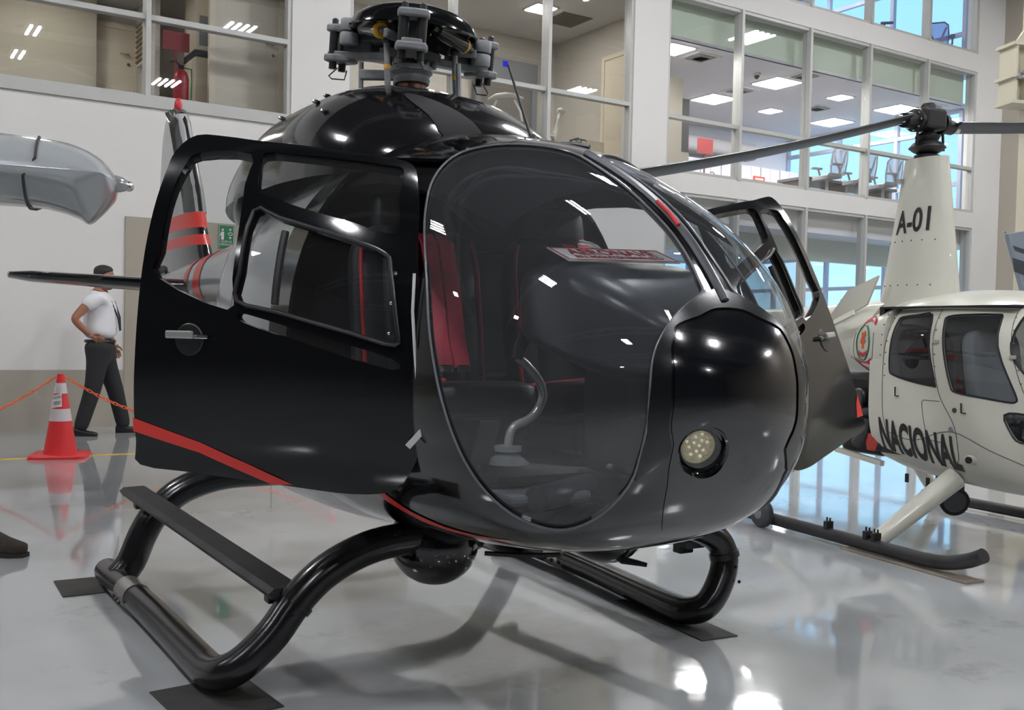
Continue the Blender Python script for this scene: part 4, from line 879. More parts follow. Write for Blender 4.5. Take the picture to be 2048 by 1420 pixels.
MB().lathe([(.042, .795), (.042, .81)], 24, (.52, -.211, 0)).build('stick_flange', M_stick, heli); MB().lathe([(.068, .757), (.06, .765), (.028, .79)], 28, (.52, -.211, 0)).build('stick_boot', mat('boot_grey', (150, 152, 154), .4), heli)
MB().tube([(.52, -.186, 1.07), (.52, -.172, 1.11), (.52, -.152, 1.155), (.53, -.132, 1.18)], [.016, .022, .022, .026], 12).build('stick_grip', M_black, heli); MB().obox((.54, -.125, 1.185), (.03, .04, .03)).build('grip_switch', M_dgrey, heli, 0, .004)
for y in (-.47,): MB().bar((.80, y, .80), (.86, y, .92), .06, .012).build('pedal', M_int, heli, 0)
MB().box(.70, .86, -.40, -.14, .69, .72).build('chin_ledge', M_mgrey, heli, 0, .01); MB().tube([(.78, -.10, .72), (.88, -.34, .71)], .035, 14).build('vent_duct', M_dgrey, heli)
MB().obox((.535, -.19, 1.615), (.07, .13, .012), rmat('Y', .45)).build('sun_visor', M_mgrey, heli, 0, .006)
# placard lying on the glare shield
t = thing('placard', 'white placard with red AERONAVE lettering lying on the glare shield', 'placard', heli.matrix_basis @ Vector((0, 0, 0)), 0)
hm = Matrix.Translation((-0.094, 3.595, 0)) @ Matrix.Rotation(-(PI / 2 - HTH), 4, 'Z')
t.matrix_basis = hm @ Matrix.Translation((.82, -.055, 1.370)) @ Matrix.Rotation(math.radians(20), 4, 'Y') @ Matrix.Rotation(math.radians(2), 4, 'X')
MB().box(-.06, .06, -.19, .19, 0, .004).build('board', mat('placard_white', (226, 222, 220), .5), t, 0)
for x0, x1, y0, y1 in ((-.056, .056, -.187, -.182), (-.056, .056, .182, .187), (-.057, -.052, -.187, .187), (.052, .057, -.187, .187)): MB().box(x0, x1, y0, y1, .004, .005).build('red_border', M_red, t, 0)
text_mesh('AERONAVE', .07, 'lettering', M_red, lambda x, y: (-y - .015, x, .0055), t, .30, bold=.0015)
text_mesh('EN MANTENIMIENTO', .03, 'lettering', M_red, lambda x, y: (-y + .03, x, .0055), t, .30, bold=.0008)
# rubber mats under the skids
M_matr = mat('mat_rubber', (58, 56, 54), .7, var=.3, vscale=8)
def hw(x, y, z=0): return hm @ Vector((x, y, z))
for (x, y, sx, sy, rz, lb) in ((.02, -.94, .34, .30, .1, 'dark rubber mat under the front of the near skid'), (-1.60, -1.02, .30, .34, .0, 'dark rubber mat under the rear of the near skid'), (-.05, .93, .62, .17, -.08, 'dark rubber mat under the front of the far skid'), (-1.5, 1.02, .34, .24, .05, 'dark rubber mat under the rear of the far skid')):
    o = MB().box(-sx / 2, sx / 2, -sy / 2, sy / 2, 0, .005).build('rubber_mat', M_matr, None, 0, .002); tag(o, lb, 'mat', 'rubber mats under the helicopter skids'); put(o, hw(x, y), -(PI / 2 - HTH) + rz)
# ================================================================== cream police helicopter
RTH = math.radians(25.0)
r44 = thing('helicopter', 'cream police helicopter lettered NACIONAL with rotor mast marked A-01', 'helicopter', (2.747, 5.755, 0), -(PI / 2 - RTH))
M_rc = mat('cream_paint', (214, 212, 198), .28, coat=.3, var=.04, vscale=3)
M_ink = mat('black_lettering', (22, 22, 24), .5)
M_line = mat('panel_line', (92, 90, 82), .6)
M_rg = glass('cream_heli_glass', (.62, .65, .67), .07, .95, 0, .06, (.22, .23, .25))
RX = [-.46, -.3, 0, .3, .6, .85, 1.05, 1.16, 1.2]
RT_ = spline(RX, [1.37, 1.42, 1.445, 1.43, 1.385, 1.26, 1.08, .92, .80]); RB_ = spline(RX, [.42, .385, .36, .345, .345, .39, .50, .62, .74]); RW_ = spline(RX, [.505, .525, .54, .54, .525, .46, .34, .2, .03])
RNT, RNB = 3.2, 3.6
def rsurf(x, p, off=0.0):
    x = np.asarray(x, float); c, q = np.cos(p), np.sin(p); zt, zb, w = RT_(x), RB_(x), RW_(x); zc = zb + (zt - zb) * .52; h = np.where(c >= 0, zt - zc, zc - zb); n = np.where(c >= 0, RNT, RNB)
    rr = (np.abs(q) ** n + np.abs(c) ** n) ** (-1 / n); return np.stack([x, (w + off) * rr * q, zc + (h + off) * rr * c], -1)
def rside(x, z):
    zt, zb, w = RT_(x), RB_(x), RW_(x); zc = zb + (zt - zb) * .52; up = z >= zc; h = np.where(up, zt - zc, zc - zb); n = np.where(up, RNT, RNB)
    return w * np.clip(1 - np.abs((z - zc) / h) ** n, 1e-6, 1) ** (1 / n)
def rphi(x, z, sgn=-1):
    y = rside(x, z); zt, zb, w = RT_(x), RB_(x), RW_(x); zc = zb + (zt - zb) * .52; h = np.where(z >= zc, zt - zc, zc - zb)
    return (x, sgn * float(np.arctan2(y / w, (z - zc) / h)))
RS = lambda x, z, o=.003: tuple(np.array([float(x), -float(rside(x, z)) - o, float(z)]))
RW1 = [(-.26, 1.285), (-.15, 1.295), (-.035, 1.295), (.0, 1.12), (.055, .925), (.045, .91), (-.1, .925), (-.25, .955), (-.285, .99), (-.29, 1.15), (-.28, 1.26)]
RW2 = [(.075, 1.285), (.2, 1.295), (.36, 1.295), (.405, 1.28), (.43, 1.13), (.545, .90), (.55, .86), (.5, .855), (.33, .87), (.195, .885), (.155, .92), (.10, 1.1), (.07, 1.24)]
RW3 = [(.49, .79), (.60, .80), (.70, .78), (.70, .68), (.58, .66), (.53, .70)]
holes_s = [dens(smooth_poly([rphi(x, z, -1) for x, z in W], 3), .03) for W in (RW1, RW2, RW3)]; holes_p = [[(a, -b) for a, b in reversed(h)] for h in holes_s]
ws = dens(smooth_poly([(.50, -1.10), (.53, -.7), (.55, -.3), (.56, 0), (.55, .3), (.53, .7), (.50, 1.10), (.56, 1.3), (.70, 1.45), (.9, 1.4), (1.0, 0.8), (1.03, 0), (1.0, -.8), (.9, -1.4), (.70, -1.45), (.56, -1.3)], 3), .04)
region(dens([(-.46, -PI), (1.19, -PI), (1.19, PI), (-.46, PI)], .05), holes_s + holes_p + [ws], .06, .08, lambda x, p: rsurf(x, p), 'fuselage_shell', M_rc, r44, .012)
for h in holes_s + holes_p: region(h, [], .06, .1, lambda x, p: rsurf(x, p, -.006), 'cabin_window', M_rg, r44)
region(ws, [], .06, .1, lambda x, p: rsurf(x, p, -.004), 'windscreen', M_rg, r44)
for h in holes_s: MB().tube([tuple(q) for q in rsurf(np.array([a for a, b in h]), np.array([b for a, b in h]), .001)], .005, 6, closed=True).build('window_seal', M_black, r44)
MB().tube([tuple(q) for q in rsurf(np.array([a for a, b in ws]), np.array([b for a, b in ws]), .001)], .006, 6, closed=True).build('windscreen_seal', M_black, r44)
# door joints, gutter, latches
def rline(P, nm='door_joint', r=.0022, m=M_line, n=4): MB().tube([RS(x, z, .0005) for x, z in smooth_poly(P, n, False)], r, 6).build(nm, m, r44)
rline([(-.32, 1.33), (-.335, 1.15), (-.34, .95), (-.33, .72), (-.30, .6)]); rline([(.012, 1.325), (.02, 1.15), (.06, .95), (.10, .84), (.19, .70), (.20, .56), (.17, .50), (.12, .50)])
rline([(.465, 1.325), (.50, 1.15), (.57, .95), (.62, .86)]); rline([(-.30, .63), (-.1, .60), (.16, .675), (.4, .60), (.60, .54), (.8, .48)]); rline([(-.02, .83), (.09, .83)]); rline([(-.02, .83), (-.03, .8), (.0, .64), (.03, .615), (.12, .61)])
MB().tube([RS(x, 1.335 - .02 * abs(x), .006) for x in np.linspace(-.30, .465, 16)], .005, 8).build('rain_gutter', M_rc, r44)
for x in (-.33, .015, .47):
    for z in np.linspace(.95, 1.28, 6): MB().ball(RS(x + (1.3 - z) * (.30 if x > .4 else .12 if x > 0 else .02), z, .001), .0045, 6, 4).build('rivet', M_line, r44)
for x, z in ((.045, 1.15), (.525, 1.08)): MB().obox(RS(x, z, .008), (.035, .014, .02)).build('door_hinge', mat('hinge_cream', (170, 166, 150), .5), r44, 0, .003)
for x, z in ((-.23, .86), (.235, .80)): 
    MB().tube([RS(x, z + .03, .006), RS(x + .005, z - .02, .008), RS(x + .035, z - .02, .012)], .004, 6).build('door_latch', M_ink, r44)
MB().lathe([(.014, 0), (.012, .006)], 12, RS(.19, .79, 0), rmat('X', PI / 2)).build('door_lock', M_dgrey, r44); MB().lathe([(.016, 0), (.012, .006)], 12, RS(.165, .685, 0), rmat('X', PI / 2)).build('door_lock', M_mgrey, r44)
MB().lathe([(.03, 0), (.026, .012), (.022, .05), (.002, .055)], 16, RS(.285, .54, -.01), rmat('X', PI / 2)).build('step_socket', M_rc, r44); MB().lathe([(.018, 0), (.018, .012)], 14, RS(.30, .54, .04), rmat('X', PI / 2)).build('socket_plug', M_ink, r44)
# rear upper fairing with the emblem
FX = [-.34, -.46, -.60, -.70, -.73]; FT = spline(FX, [1.405, 1.365, 1.31, 1.22, 1.15]); FB = spline(FX, [.88, .90, .945, 1.0, 1.05]); FWd = spline(FX, [.522, .505, .47, .43, .41])
def fsurf(x, p, off=0.0):
    x = np.asarray(x, float); c, q = np.cos(p), np.sin(p); zt, zb, w = FT(x), FB(x), FWd(x); zc = zb + (zt - zb) * .45; h = np.where(c >= 0, zt - zc, zc - zb); n = 3.4
    rr = (np.abs(q) ** n + np.abs(c) ** n) ** (-1 / n); return np.stack([x, (w + off) * rr * q, zc + (h + off) * rr * c], -1)
MB().loft([[tuple(v) for v in fsurf(np.full(48, x), np.linspace(0, 2 * PI, 49)[:-1])] for x in np.linspace(-.34, -.73, 16)]).build('rear_fairing', M_rc, r44, 1.0)
def FSd(x, z, o=.004): 
    zt, zb, w = float(FT(x)), float(FB(x)), float(FWd(x)); zc = zb + (zt - zb) * .45; h = zt - zc if z >= zc else zc - zb
    return (x, -w * max(1 - abs((z - zc) / h) ** 3.4, 1e-4) ** (1 / 3.4) - o, z)
def decal(P, m, nm, o=.004, n=0):
    pl = smooth_poly(P, n) if n else P; MB().add([FSd(x, z, o) for x, z in pl], [tuple(range(len(pl)))]).build(nm, m, r44, 0)
ec = (-.535, 1.135)
E_ = lambda a, r1, r2: (ec[0] + r1 * math.cos(a), ec[1] + r2 * math.sin(a))
gr = mat('emblem_green', (52, 110, 76), .5); rd = mat('emblem_red', (178, 44, 62), .5); og = mat('emblem_orange', (208, 92, 40), .5)
MB().tube([FSd(*E_(a, .068, .105), .002) for a in np.linspace(.55 * PI, 2.42 * PI, 30)], .0075, 6, flat=.3).build('emblem_wreath', gr, r44)
MB().tube([FSd(*E_(a, .075, .035), .003) for a in np.linspace(0, 1, 2)], .001, 4).build('emblem_thread', gr, r44)
def ribbon(cx, cz, w, h, sag, nm):
    P = [(cx + w * k, cz - sag * (1 - k * k) + h / 2) for k in np.linspace(-1, 1, 9)] + [(cx + w * k, cz - sag * (1 - k * k) - h / 2) for k in np.linspace(1, -1, 9)]
    decal(P, rd, nm)
ribbon(ec[0], ec[1] - .105, .085, .04, .03, 'emblem_ribbon'); ribbon(ec[0], ec[1] - .055, .042, .024, .018, 'emblem_ribbon'); ribbon(ec[0] + .03, ec[1] + .115, .08, .03, -.03, 'emblem_ribbon')
decal([(ec[0] - .03, ec[1] + .0), (ec[0] - .015, ec[1] + .035), (ec[0] - .02, ec[1] + .07), (ec[0] + .0, ec[1] + .055), (ec[0] + .02, ec[1] + .075), (ec[0] + .03, ec[1] + .045), (ec[0] + .015, ec[1] + .03), (ec[0] + .03, ec[1] + .01), (ec[0] + .012, ec[1] - .01), (ec[0] + .01, ec[1] - .035), (ec[0] - .012, ec[1] - .035), (ec[0] - .008, ec[1] - .01)], og, 'emblem_figure')
MB().tube([FSd(ec[0] + a, ec[1] + b, .001) for a, b in smooth_poly([(-.10, .06), (-.115, -.03), (-.10, -.10), (-.05, -.145), (0, -.18), (.05, -.145), (.09, -.10), (.10, -.03), (.10, .06)], 4, False)], .0022, 5).build('emblem_shield', M_line, r44)
MB().tube([FSd(-.705, 1.05), FSd(-.62, 1.02), FSd(-.5, .965), FSd(-.40, .935)], .0022, 6).build('panel_joint', M_line, r44)
for z in np.linspace(.95, 1.3, 7): MB().ball(FSd(-.375 + (z - .95) * .08, z, .001), .0045, 6, 4).build('rivet', M_line, r44)
# lettering
text_mesh('NACIONAL', .245, 'lettering', M_ink, lambda x, y: RS(-.085 + x, .575 - .11 * (x + .0) + y, .003), r44, .575, bold=.009, sub=3)
# engine bay: black frame, blower ring, hoses, tank
MB().box(-.80, -.44, -.40, .40, .46, .95).build('engine_block', M_black, r44, 0, .04)
MB().tube([(-.62 + .055 * math.cos(a), -.43, .80 + .055 * math.sin(a)) for a in np.linspace(0, 2 * PI, 25)[:-1]], .007, 6, closed=True).build('exhaust_ring', M_chrome, r44)
MB().lathe([(.052, -.02), (.052, .05), (.03, .06)], 20, (-.62, -.40, .80), rmat('X', PI / 2)).build('exhaust_pipe', M_dgrey, r44)
MB().tube([(-.45, -.43, .74), (-.55, -.46, .72), (-.70, -.46, .66), (-.78, -.42, .62)], .025, 10).build('intake_hose', M_dgrey, r44); MB().tube([(-.52, -.44, .68), (-.54, -.46, .58), (-.60, -.45, .53)], .035, 12).build('cooling_hose', M_dgrey, r44)
MB().lathe([(.06, -.05), (.07, 0), (.06, .05)], 16, (-.47, -.41, .55)).build('red_reservoir', mat('reservoir_red', (176, 60, 50), .5), r44)
MB().bar((-.80, -.42, .47), (-.40, -.44, .43), .03, .03).build('lower_frame', M_rc, r44, 0)
def panel(P, nm, t=.012): MB().loft([[(x, y, z) for x, y, z in P], [(x, y - t, z + t * .4) for x, y, z in P]]).build(nm, M_rc, r44, .4)
panel([(-1.14, -.22, 1.26), (-.95, -.22, 1.46), (-.69, -.22, 1.545), (-.78, -.22, 1.37), (-.98, -.22, 1.29)], 'engine_cowl_flap'); panel([(-1.42, .05, 1.20), (-.92, .05, 1.24), (-.86, .05, 1.38), (-1.3, .05, 1.42)], 'engine_cowl_flap'); panel([(-.98, -.3, 1.27), (-.75, -.36, 1.33), (-.70, -.40, 1.30), (-.95, -.34, 1.235)], 'cowl_hinge_strip')
MB().tube([(-.74, 0, 1.15), (-1.4, 0, 1.18), (-3.6, 0, 1.22)], [.27, .2, .10], 20).build('tail_cone', M_rc, r44)
# mast fairing and rotor
def mring(z):
    k = (z - 1.40) / .86; a = -.86 + .145 * k; b = -.30 - .105 * k; t = .155 - .075 * k
    return [((a + b) / 2 + (b - a) / 2 * math.cos(q), t * math.sin(q), z) for q in np.linspace(0, 2 * PI, 29)[:-1]]
MB().loft([mring(z) for z in np.linspace(1.36, 2.265, 14)]).build('mast_fairing', M_rc, r44, 1.0)
def msurf(x, z, o=.004):
    k = (z - 1.40) / .86; a = -.86 + .145 * k; b = -.30 - .105 * k; t = .155 - .075 * k; u = (x - (a + b) / 2) / ((b - a) / 2)
    return (x, -t * math.sqrt(max(1 - u * u, .02)) - o, z)
text_mesh('A-01', .20, 'lettering', M_ink, lambda x, y: msurf(-.545 + x, 1.875 + .06 * x + y, .004), r44, .25, bold=.004, sub=3)
for z in (1.49, 1.76):
    for x in np.linspace(-.76, -.40, 6): MB().ball(msurf(x, z, .0), .005, 6, 4).build('rivet', M_line, r44)
MB().box(-.70, -.665, -.10, -.06, 2.12, 2.15).build('fairing_latch', M_chrome, r44, 0)
mx = -.56
MB().lathe([(.035, 2.2), (.035, 2.6)], 16, (mx, 0, 0)).build('rotor_mast', M_black, r44)
MB().lathe([(.075, 2.255), (.075, 2.285), (.05, 2.29), (.085, 2.31), (.11, 2.33), (.085, 2.36), (.06, 2.37), (.075, 2.40), (.05, 2.42)], 24, (mx, 0, 0)).build('swashplate', M_black, r44)
MB().obox((mx, 0, 2.50), (.15, .17, .13)).build('rotor_hub', M_black, r44, 0, .02); MB().lathe([(.05, 2.565), (.045, 2.59)], 16, (mx, 0, 0)).build('teeter_cap', M_black, r44)
for s, tip in ((-1, (-.30, -2.45, 1.90)), (1, (-.70, 3.0, 2.86))):
    a = Vector((mx, s * .09, 2.49)); b = Vector((mx - .02 * s, s * .22, 2.475 if s < 0 else 2.48)); d = (b - a).normalized()
    MB().tube([a, a + d * .03, a + d * .035, b], [.07, .07, .05, .045], 16).build('blade_grip', M_black, r44)
    MB().tube([b - d * .08, b + d * .06], [.032, .028], 12).build('blade_root', M_chrome, r44)
    for k in range(8):
        q = k * PI / 4; MB().ball(a + d * .035 + Vector((math.cos(q) * .058, 0, math.sin(q) * .058)), .008, 6, 4).build('grip_bolt', M_chrome, r44)
    t_ = Vector(tip); dd = (t_ - b); rg = []
    for k in np.linspace(0, 1, 14):
        o = b + dd * k + Vector((0, 0, .0 - .025 * math.sin(PI * k))); c = .085
        rg.append([o + Vector((c * math.cos(q), 0, .016 * math.sin(q) + .02 * math.cos(q))) for q in np.linspace(0, 2 * PI, 13)[:-1]])
    MB().loft(rg).build('rotor_blade', mat('blade_grey', (42, 44, 50), .4), r44, 1.2)
    MB().tube([(mx + .02, s * .10, 2.45), (mx + .02, s * .115, 2.32)], .008, 8).build('pitch_link', M_black, r44)
# landing gear
for s in (-1, 1):
    y = s * .87
    MB().tube(smooth_poly([(-1.3, y, .052), (-.4, y, .052), (.2, y, .052), (.36, y, .054), (.48, y, .068), (.60, y, .105), (.68, y, .145)], 4, False), .036, 14).build('skid', M_worn, r44)
    MB().tube([(.11, s * .42, .42), (-.03, s * .845, .07)], [.062, .045], 14).build('front_strut', M_rc, r44); MB().tube([(-1.02, s * .30, .56), (-1.16, s * .845, .07)], [.05, .045], 14).build('rear_strut', M_rc, r44)
    for x in (-.36, -.06, .0):
        MB().obox((x, y, .10), (.03, .05, .05)).build('skid_clamp', M_black, r44, 0, .004)
        for q in (-.012, .012): MB().tube([(x + q, y, .12), (x + q, y, .145)], .005, 6).build('clamp_bolt', M_black, r44)
w = MB(); w.lathe([(.04, -.03), (.075, -.03), (.088, -.015), (.088, .015), (.075, .03), (.04, .03)], 24, (-.87, -.93, .088), rmat('X', PI / 2)); w.build('ground_wheel', M_dgrey, r44)
MB().lathe([(.035, -.032), (.035, .032)], 16, (-.87, -.93, .088), rmat('X', PI / 2)).build('wheel_hub', M_mgrey, r44)
ld = Vector((.75, -.45, -.12)).normalized(); lr = ld.to_track_quat('Z', 'Y').to_matrix(); lo = Vector((-.27, -.02, .225))
MB().lathe([(.065, -.12), (.08, -.10), (.08, .06), (.085, .07), (.078, .075)], 24, lo, lr).build('searchlight', M_black, r44); MB().lathe([(.07, .07), (.06, .078)], 24, lo, lr).build('searchlight_glass', mat('lens_dark', (84, 86, 90), .2), r44); MB().box(-.36, -.24, -.06, .06, .26, .42).build('searchlight_mount', M_black, r44, 0, .01)
MB().lathe([(.05, -.1), (.06, 0), (.05, .1)], 16, (.10, .35, .335), rmat('Y', PI / 2)).build('exhaust_stub', mat('exhaust_brown', (66, 52, 44), .5), r44)
for x, y in ((-.25, -.40), (-.08, -.42)): MB().obox((x, y, .365), (.02, .01, .05)).build('drain_tab', M_black, r44, 0)
# cabin inside
MB().box(-.42, .95, -.46, .46, .50, .53).build('cabin_floor', M_int, r44, 0); MB().box(-.44, -.40, -.46, .46, .5, 1.34).build('cabin_bulkhead', M_int, r44, 0)
M_gs = mat('grey_seat', (150, 152, 156), .6)
for y in (-.25, .25):
    for x in (-.15, .30):
        MB().loft(superbox(x - .12, y, 1.0, .05, .19, .22, 5, rmat('Y', -.15))).build('seat_back', M_int if x < 0 else M_gs, r44, 1.2); MB().loft(superbox(x + .1, y, .80, .2, .19, .05, 5)).build('seat_cushion', M_gs, r44, 1.2); MB().box(x - .1, x + .28, y - .18, y + .18, .53, .76).build('seat_base', M_int, r44, 0)
MB().box(.62, .85, -.22, .22, .55, .98).build('instrument_panel', M_black, r44, 0, .03)
MB().box(-.42, .48, -.48, .48, 1.335, 1.345).build('cabin_roof_lining', M_int, r44, 0)
# plank below the near skid
rm = Matrix.Translation((2.747, 5.755, 0)) @ Matrix.Rotation(-(PI / 2 - RTH), 4, 'Z')
o = MB().box(-.42, .42, -.062, .062, 0, .010).build('plank', mat('plank_board', (150, 138, 124), .6, var=.25, vscale=6), None, 0, .002); tag(o, 'thin worn board lying under the cream helicopter skid', 'board'); put(o, rm @ Vector((.21, -.86, 0)), -(PI / 2 - RTH))
# ================================================================== cone, chains
M_cone = mat('cone_red', (214, 44, 48), .45); M_refl = mat('cone_white', (206, 198, 198), .5)
CONE = Vector((-3.87, 8.72, 0))
cone = thing('traffic_cone', 'red traffic cone with white bands and a handwritten paper', 'cone', CONE, 0.25)
def cr(z): return .135 - .105 * (z - .03) / .66
MB().loft([[(a * k, b * k, z) for a, b in rrect(.46, .46, .07, 5)] for k, z in ((1, 0), (1, .018), (.96, .03))]).build('base', M_cone, cone, .5)
for z0, z1, m, nm in ((.03, .31, M_cone, 'lower_body'), (.31, .415, M_refl, 'lower_band'), (.415, .545, M_cone, 'middle_body'), (.545, .635, M_refl, 'upper_band'), (.635, .70, M_cone, 'top')):
    g = .0015 if m is M_refl else 0; MB().lathe([(cr(z0) + g, z0), (cr(z1) + g, z1)] + ([(.027, .712), (.012, .714)] if nm == 'top' else []), 32).build(nm, m, cone, .7)
pa = [(a, z) for a in np.linspace(-1.05, 1.05, 12) for z in (0,)]
mb = MB(); zz = [.425, .465, .50, .535]; ang0 = -PI / 2 - .25 - .35
mb.loft([[((cr(z) + .004) * math.cos(ang0 + a), (cr(z) + .004) * math.sin(ang0 + a), z + .012 * a) for a in np.linspace(-.9, .9, 14)] for z in zz], closed=False)
mb.build('paper_sheet', mat('paper', (232, 224, 222), .7), cone)
for tx, zc_, wd in (('Periodo', .512, .105), ('29000', .462, .07)):
    text_mesh(tx, .045, 'handwriting', M_ink, lambda x, y: ((cr(zc_ + y) + .0055) * math.cos(ang0 + (x + (.012 if wd < .1 else 0)) / .062), (cr(zc_ + y) + .0055) * math.sin(ang0 + (x + (.012 if wd < .1 else 0)) / .062), zc_ + y + .2 * x), cone, wd, shear=.15)
M_chain = mat('chain_orange', (240, 112, 62), .4)
lk = MB(); lk.tube([((.013 if 0 <= k % 8 < 4 else -.013) + .011 * math.cos(k * PI / 4 - PI / 2 + .0) * 0 + .0, 0, 0) for k in range(1)] * 2, .001, 3) if False else None
def link_mesh():
    P = []
    for k in range(12):
        a = 2 * PI * k / 12; P.append(((.014 if math.cos(a) > 0 else -.014) * (abs(math.cos(a)) > .01) + .011 * math.cos(a), .011 * math.sin(a), 0))
    me = MB().tube(P, .0042, 6, closed=True).mesh('link'); me.materials.append(M_chain); me.shade_smooth(); return me
LKM = link_mesh()
def chain(a, b, sag, label):
    a = Vector(a); b = Vector(b); t = thing('barrier_chain', label, 'chain', a, 0, 'orange barrier chains'); L = (b - a).length; n = int(L * 1.03 / .036)
    f = lambda k: (b - a) * k - Vector((0, 0, 4 * sag * k * (1 - k)))
    for i in range(n):
        k = (i + .5) / n; p = f(k); d = (f(min(1, k + .01)) - f(max(0, k - .01))).normalized(); q = d.to_track_quat('X', 'Z')
        o = bpy.data.objects.new('link', LKM); COL.objects.link(o); o.parent = t; o.location = p; o.rotation_mode = 'QUATERNION'; o.rotation_quaternion = q @ Matrix.Rotation(PI / 2 * (i % 2) + .5, 4, 'X').to_quaternion()
ctop = CONE + Vector((0, 0, .69))
chain(ctop + Vector((-.035, -.02, 0)), Vector((-5.9, 7.75, .62)), .42, 'orange plastic chain hanging left from the cone'); chain(ctop + Vector((.035, .01, 0)), Vector((-1.7, 9.7, .69)), .42, 'orange plastic chain hanging right behind the black door')
# the posts the chains run to stand out of view (second and third cones)
for P, lb in (((-5.9, 7.75, 0), 'second red cone at the far end of the left chain'), ((-1.7, 9.7, 0), 'third red cone hidden behind the black helicopter')):
    c2 = copy_tree(cone); c2.location = P; c2['label'] = lb
    for ch in list(c2.children):
        if ch.name.startswith(('paper', 'handwriting')): bpy.data.objects.remove(ch)
# ================================================================== silver wing tip (left)
M_silver = mat('silver_paint', (178, 182, 184), .18, metal=.35, coat=.4)
WT = Vector((-2.25, 6.0, .01))
wing = thing('aircraft_wing', 'silver aircraft wing tip with clear navigation light hanging in from the left', 'aircraft wing', WT, 0.36)
top = [(-1.6, 2.22), (-.9, 2.205), (-.45, 2.185), (-.28, 2.15), (-.17, 2.09), (-.10, 2.01), (-.075, 1.95)]
bot = [(-.095, 1.88), (-.16, 1.80), (-.235, 1.735), (-.30, 1.765), (-.42, 1.80), (-.62, 1.82), (-1.6, 1.825)]
ol = smooth_poly(top, 4, False) + smooth_poly(bot, 4, False)
rg = []
for d, k in ((-.28, .04), (-.26, .25), (-.2, .55), (-.1, .84), (0, 1), (.2, 1.02), (.6, .8), (1.1, .4), (1.4, .06)):
    rg.append([(x - (.10 * (1 - k) if x > -1.0 else 0), d, 1.98 + (z - 1.98) * k) for x, z in ol])
MB().loft(rg).build('wing_shell', M_silver, wing, 1.0)
sm = [(x, d) for d in np.linspace(-.26, 1.3, 10) for x in (0,)]
sj = []
for d, k in ((1.1, .4), (.6, .8), (.2, 1.02), (0, 1), (-.1, .84), (-.2, .55), (-.26, .25)): sj.append((-.50, d, 1.98 + (2.19 - 1.98) * k + .004))
for d, k in ((-.26, .25), (-.2, .55), (-.1, .84), (0, 1), (.2, 1.02), (.6, .8), (1.1, .4)): sj.append((-.56, d, 1.98 + (1.812 - 1.98) * k - .004))
MB().tube(sj, .008, 6).build('tip_joint', mat('joint_black', (40, 40, 42), .5), wing)
MB().tube([(-.10, -.02, 1.955), (-.06, -.03, 1.95), (-.03, -.03, 1.945)], [.05, .045, .03], 14).build('navigation_light', mat('light_glass', (190, 190, 188), .1, metal=.6), wing); MB().ball((-.02, -.03, 1.943), .03, 12, 8).build('light_dome', M_chrome, wing)
# support so the wing is carried: strut and gear leg out of view
MB().tube([(-1.5, .2, 1.9), (-1.75, .3, 0.0)], .05, 12).build('wing_jack', M_mgrey, wing)
# ================================================================== grey aircraft tail (right edge) and cream steel bracket
M_tailg = mat('tail_grey', (128, 136, 146), .4)
tl = thing('aircraft_tail', 'blue-grey aircraft tail surface with dark stripes at the right edge', 'aircraft tail', (5.52, 11.0, 0), .15)
P = [(-.22, 2.33), (-.20, 2.25), (0.02, 1.60), (.1, 1.2), (1.6, 1.2), (1.6, 2.55), (.4, 2.44)]
MB().prism(P, lambda a, b, c: (a, c, b), 0, .08).build('tail_surface', M_tailg, tl, .4, .01)
for z0, z1 in ((2.12, 2.05), (1.99, 1.82)):
    MB().add([(-.17, -.004, z0 + .08), (.5, -.004, z0 - .1), (.5, -.004, z1 - .1), (-.14, -.004, z1 + .10)], [(0, 1, 2, 3)]).build('dark_stripe', M_dgrey, tl, 0)
MB().tube([(0.4, .04, 1.2), (.4, .04, 0)], .06, 12).build('tail_stand', M_mgrey, tl); MB().ball((-.24, .04, 2.34), .02, 8, 6).build('tip_light', M_chrome, tl)
br = thing('steel_bracket', 'cream welded steel column with I-beam crane bracket by the corner', 'bracket', (6.52, 13.0, 0), .2)
MB().box(.0, .30, -.15, .15, 0, 5.6).build('column', M_steelcream, br, 0); 
for a in (-.02, .29): MB().box(a, a + .03, -.2, .2, 0, 5.6).build('column_flange', M_steelcream, br, 0)
for z in (4.16, 4.48, 4.88): MB().box(-.42, 1.2, -.18, .18, z - .02, z + .02).build('beam_flange', M_steelcream, br, 0)
MB().box(-.36, 1.2, -.02, .02, 4.16, 4.48).build('beam_web', M_steelcream, br, 0); MB().box(-.36, 1.2, -.02, .02, 4.48, 4.88).build('beam_web', M_steelcream, br, 0)
MB().box(-.37, -.34, -.16, .16, 4.16, 4.88).build('end_plate', M_steelcream, br, 0); MB().box(-.2, -.16, -.16, .16, 4.18, 4.46).build('stiffener', M_steelcream, br, 0)
MB().prism([(-.3, 4.90), (-.12, 4.90), (-.12, 5.15)], lambda a, b, c: (a, c, b), -.02, .02).build('gusset', M_steelcream, br, 0); MB().box(.0, 1.2, -.15, .15, 5.3, 5.6).build('upper_beam', mat('dark_beam', (110, 104, 94), .6), br, 0)
for x, z in ((-.36, 4.45), (-.30, 4.51)): MB().lathe([(.025, 0), (.025, .05)], 8, (x, -.18, z), rmat('X', PI / 2)).build('bracket_bolt', M_mgrey, br)
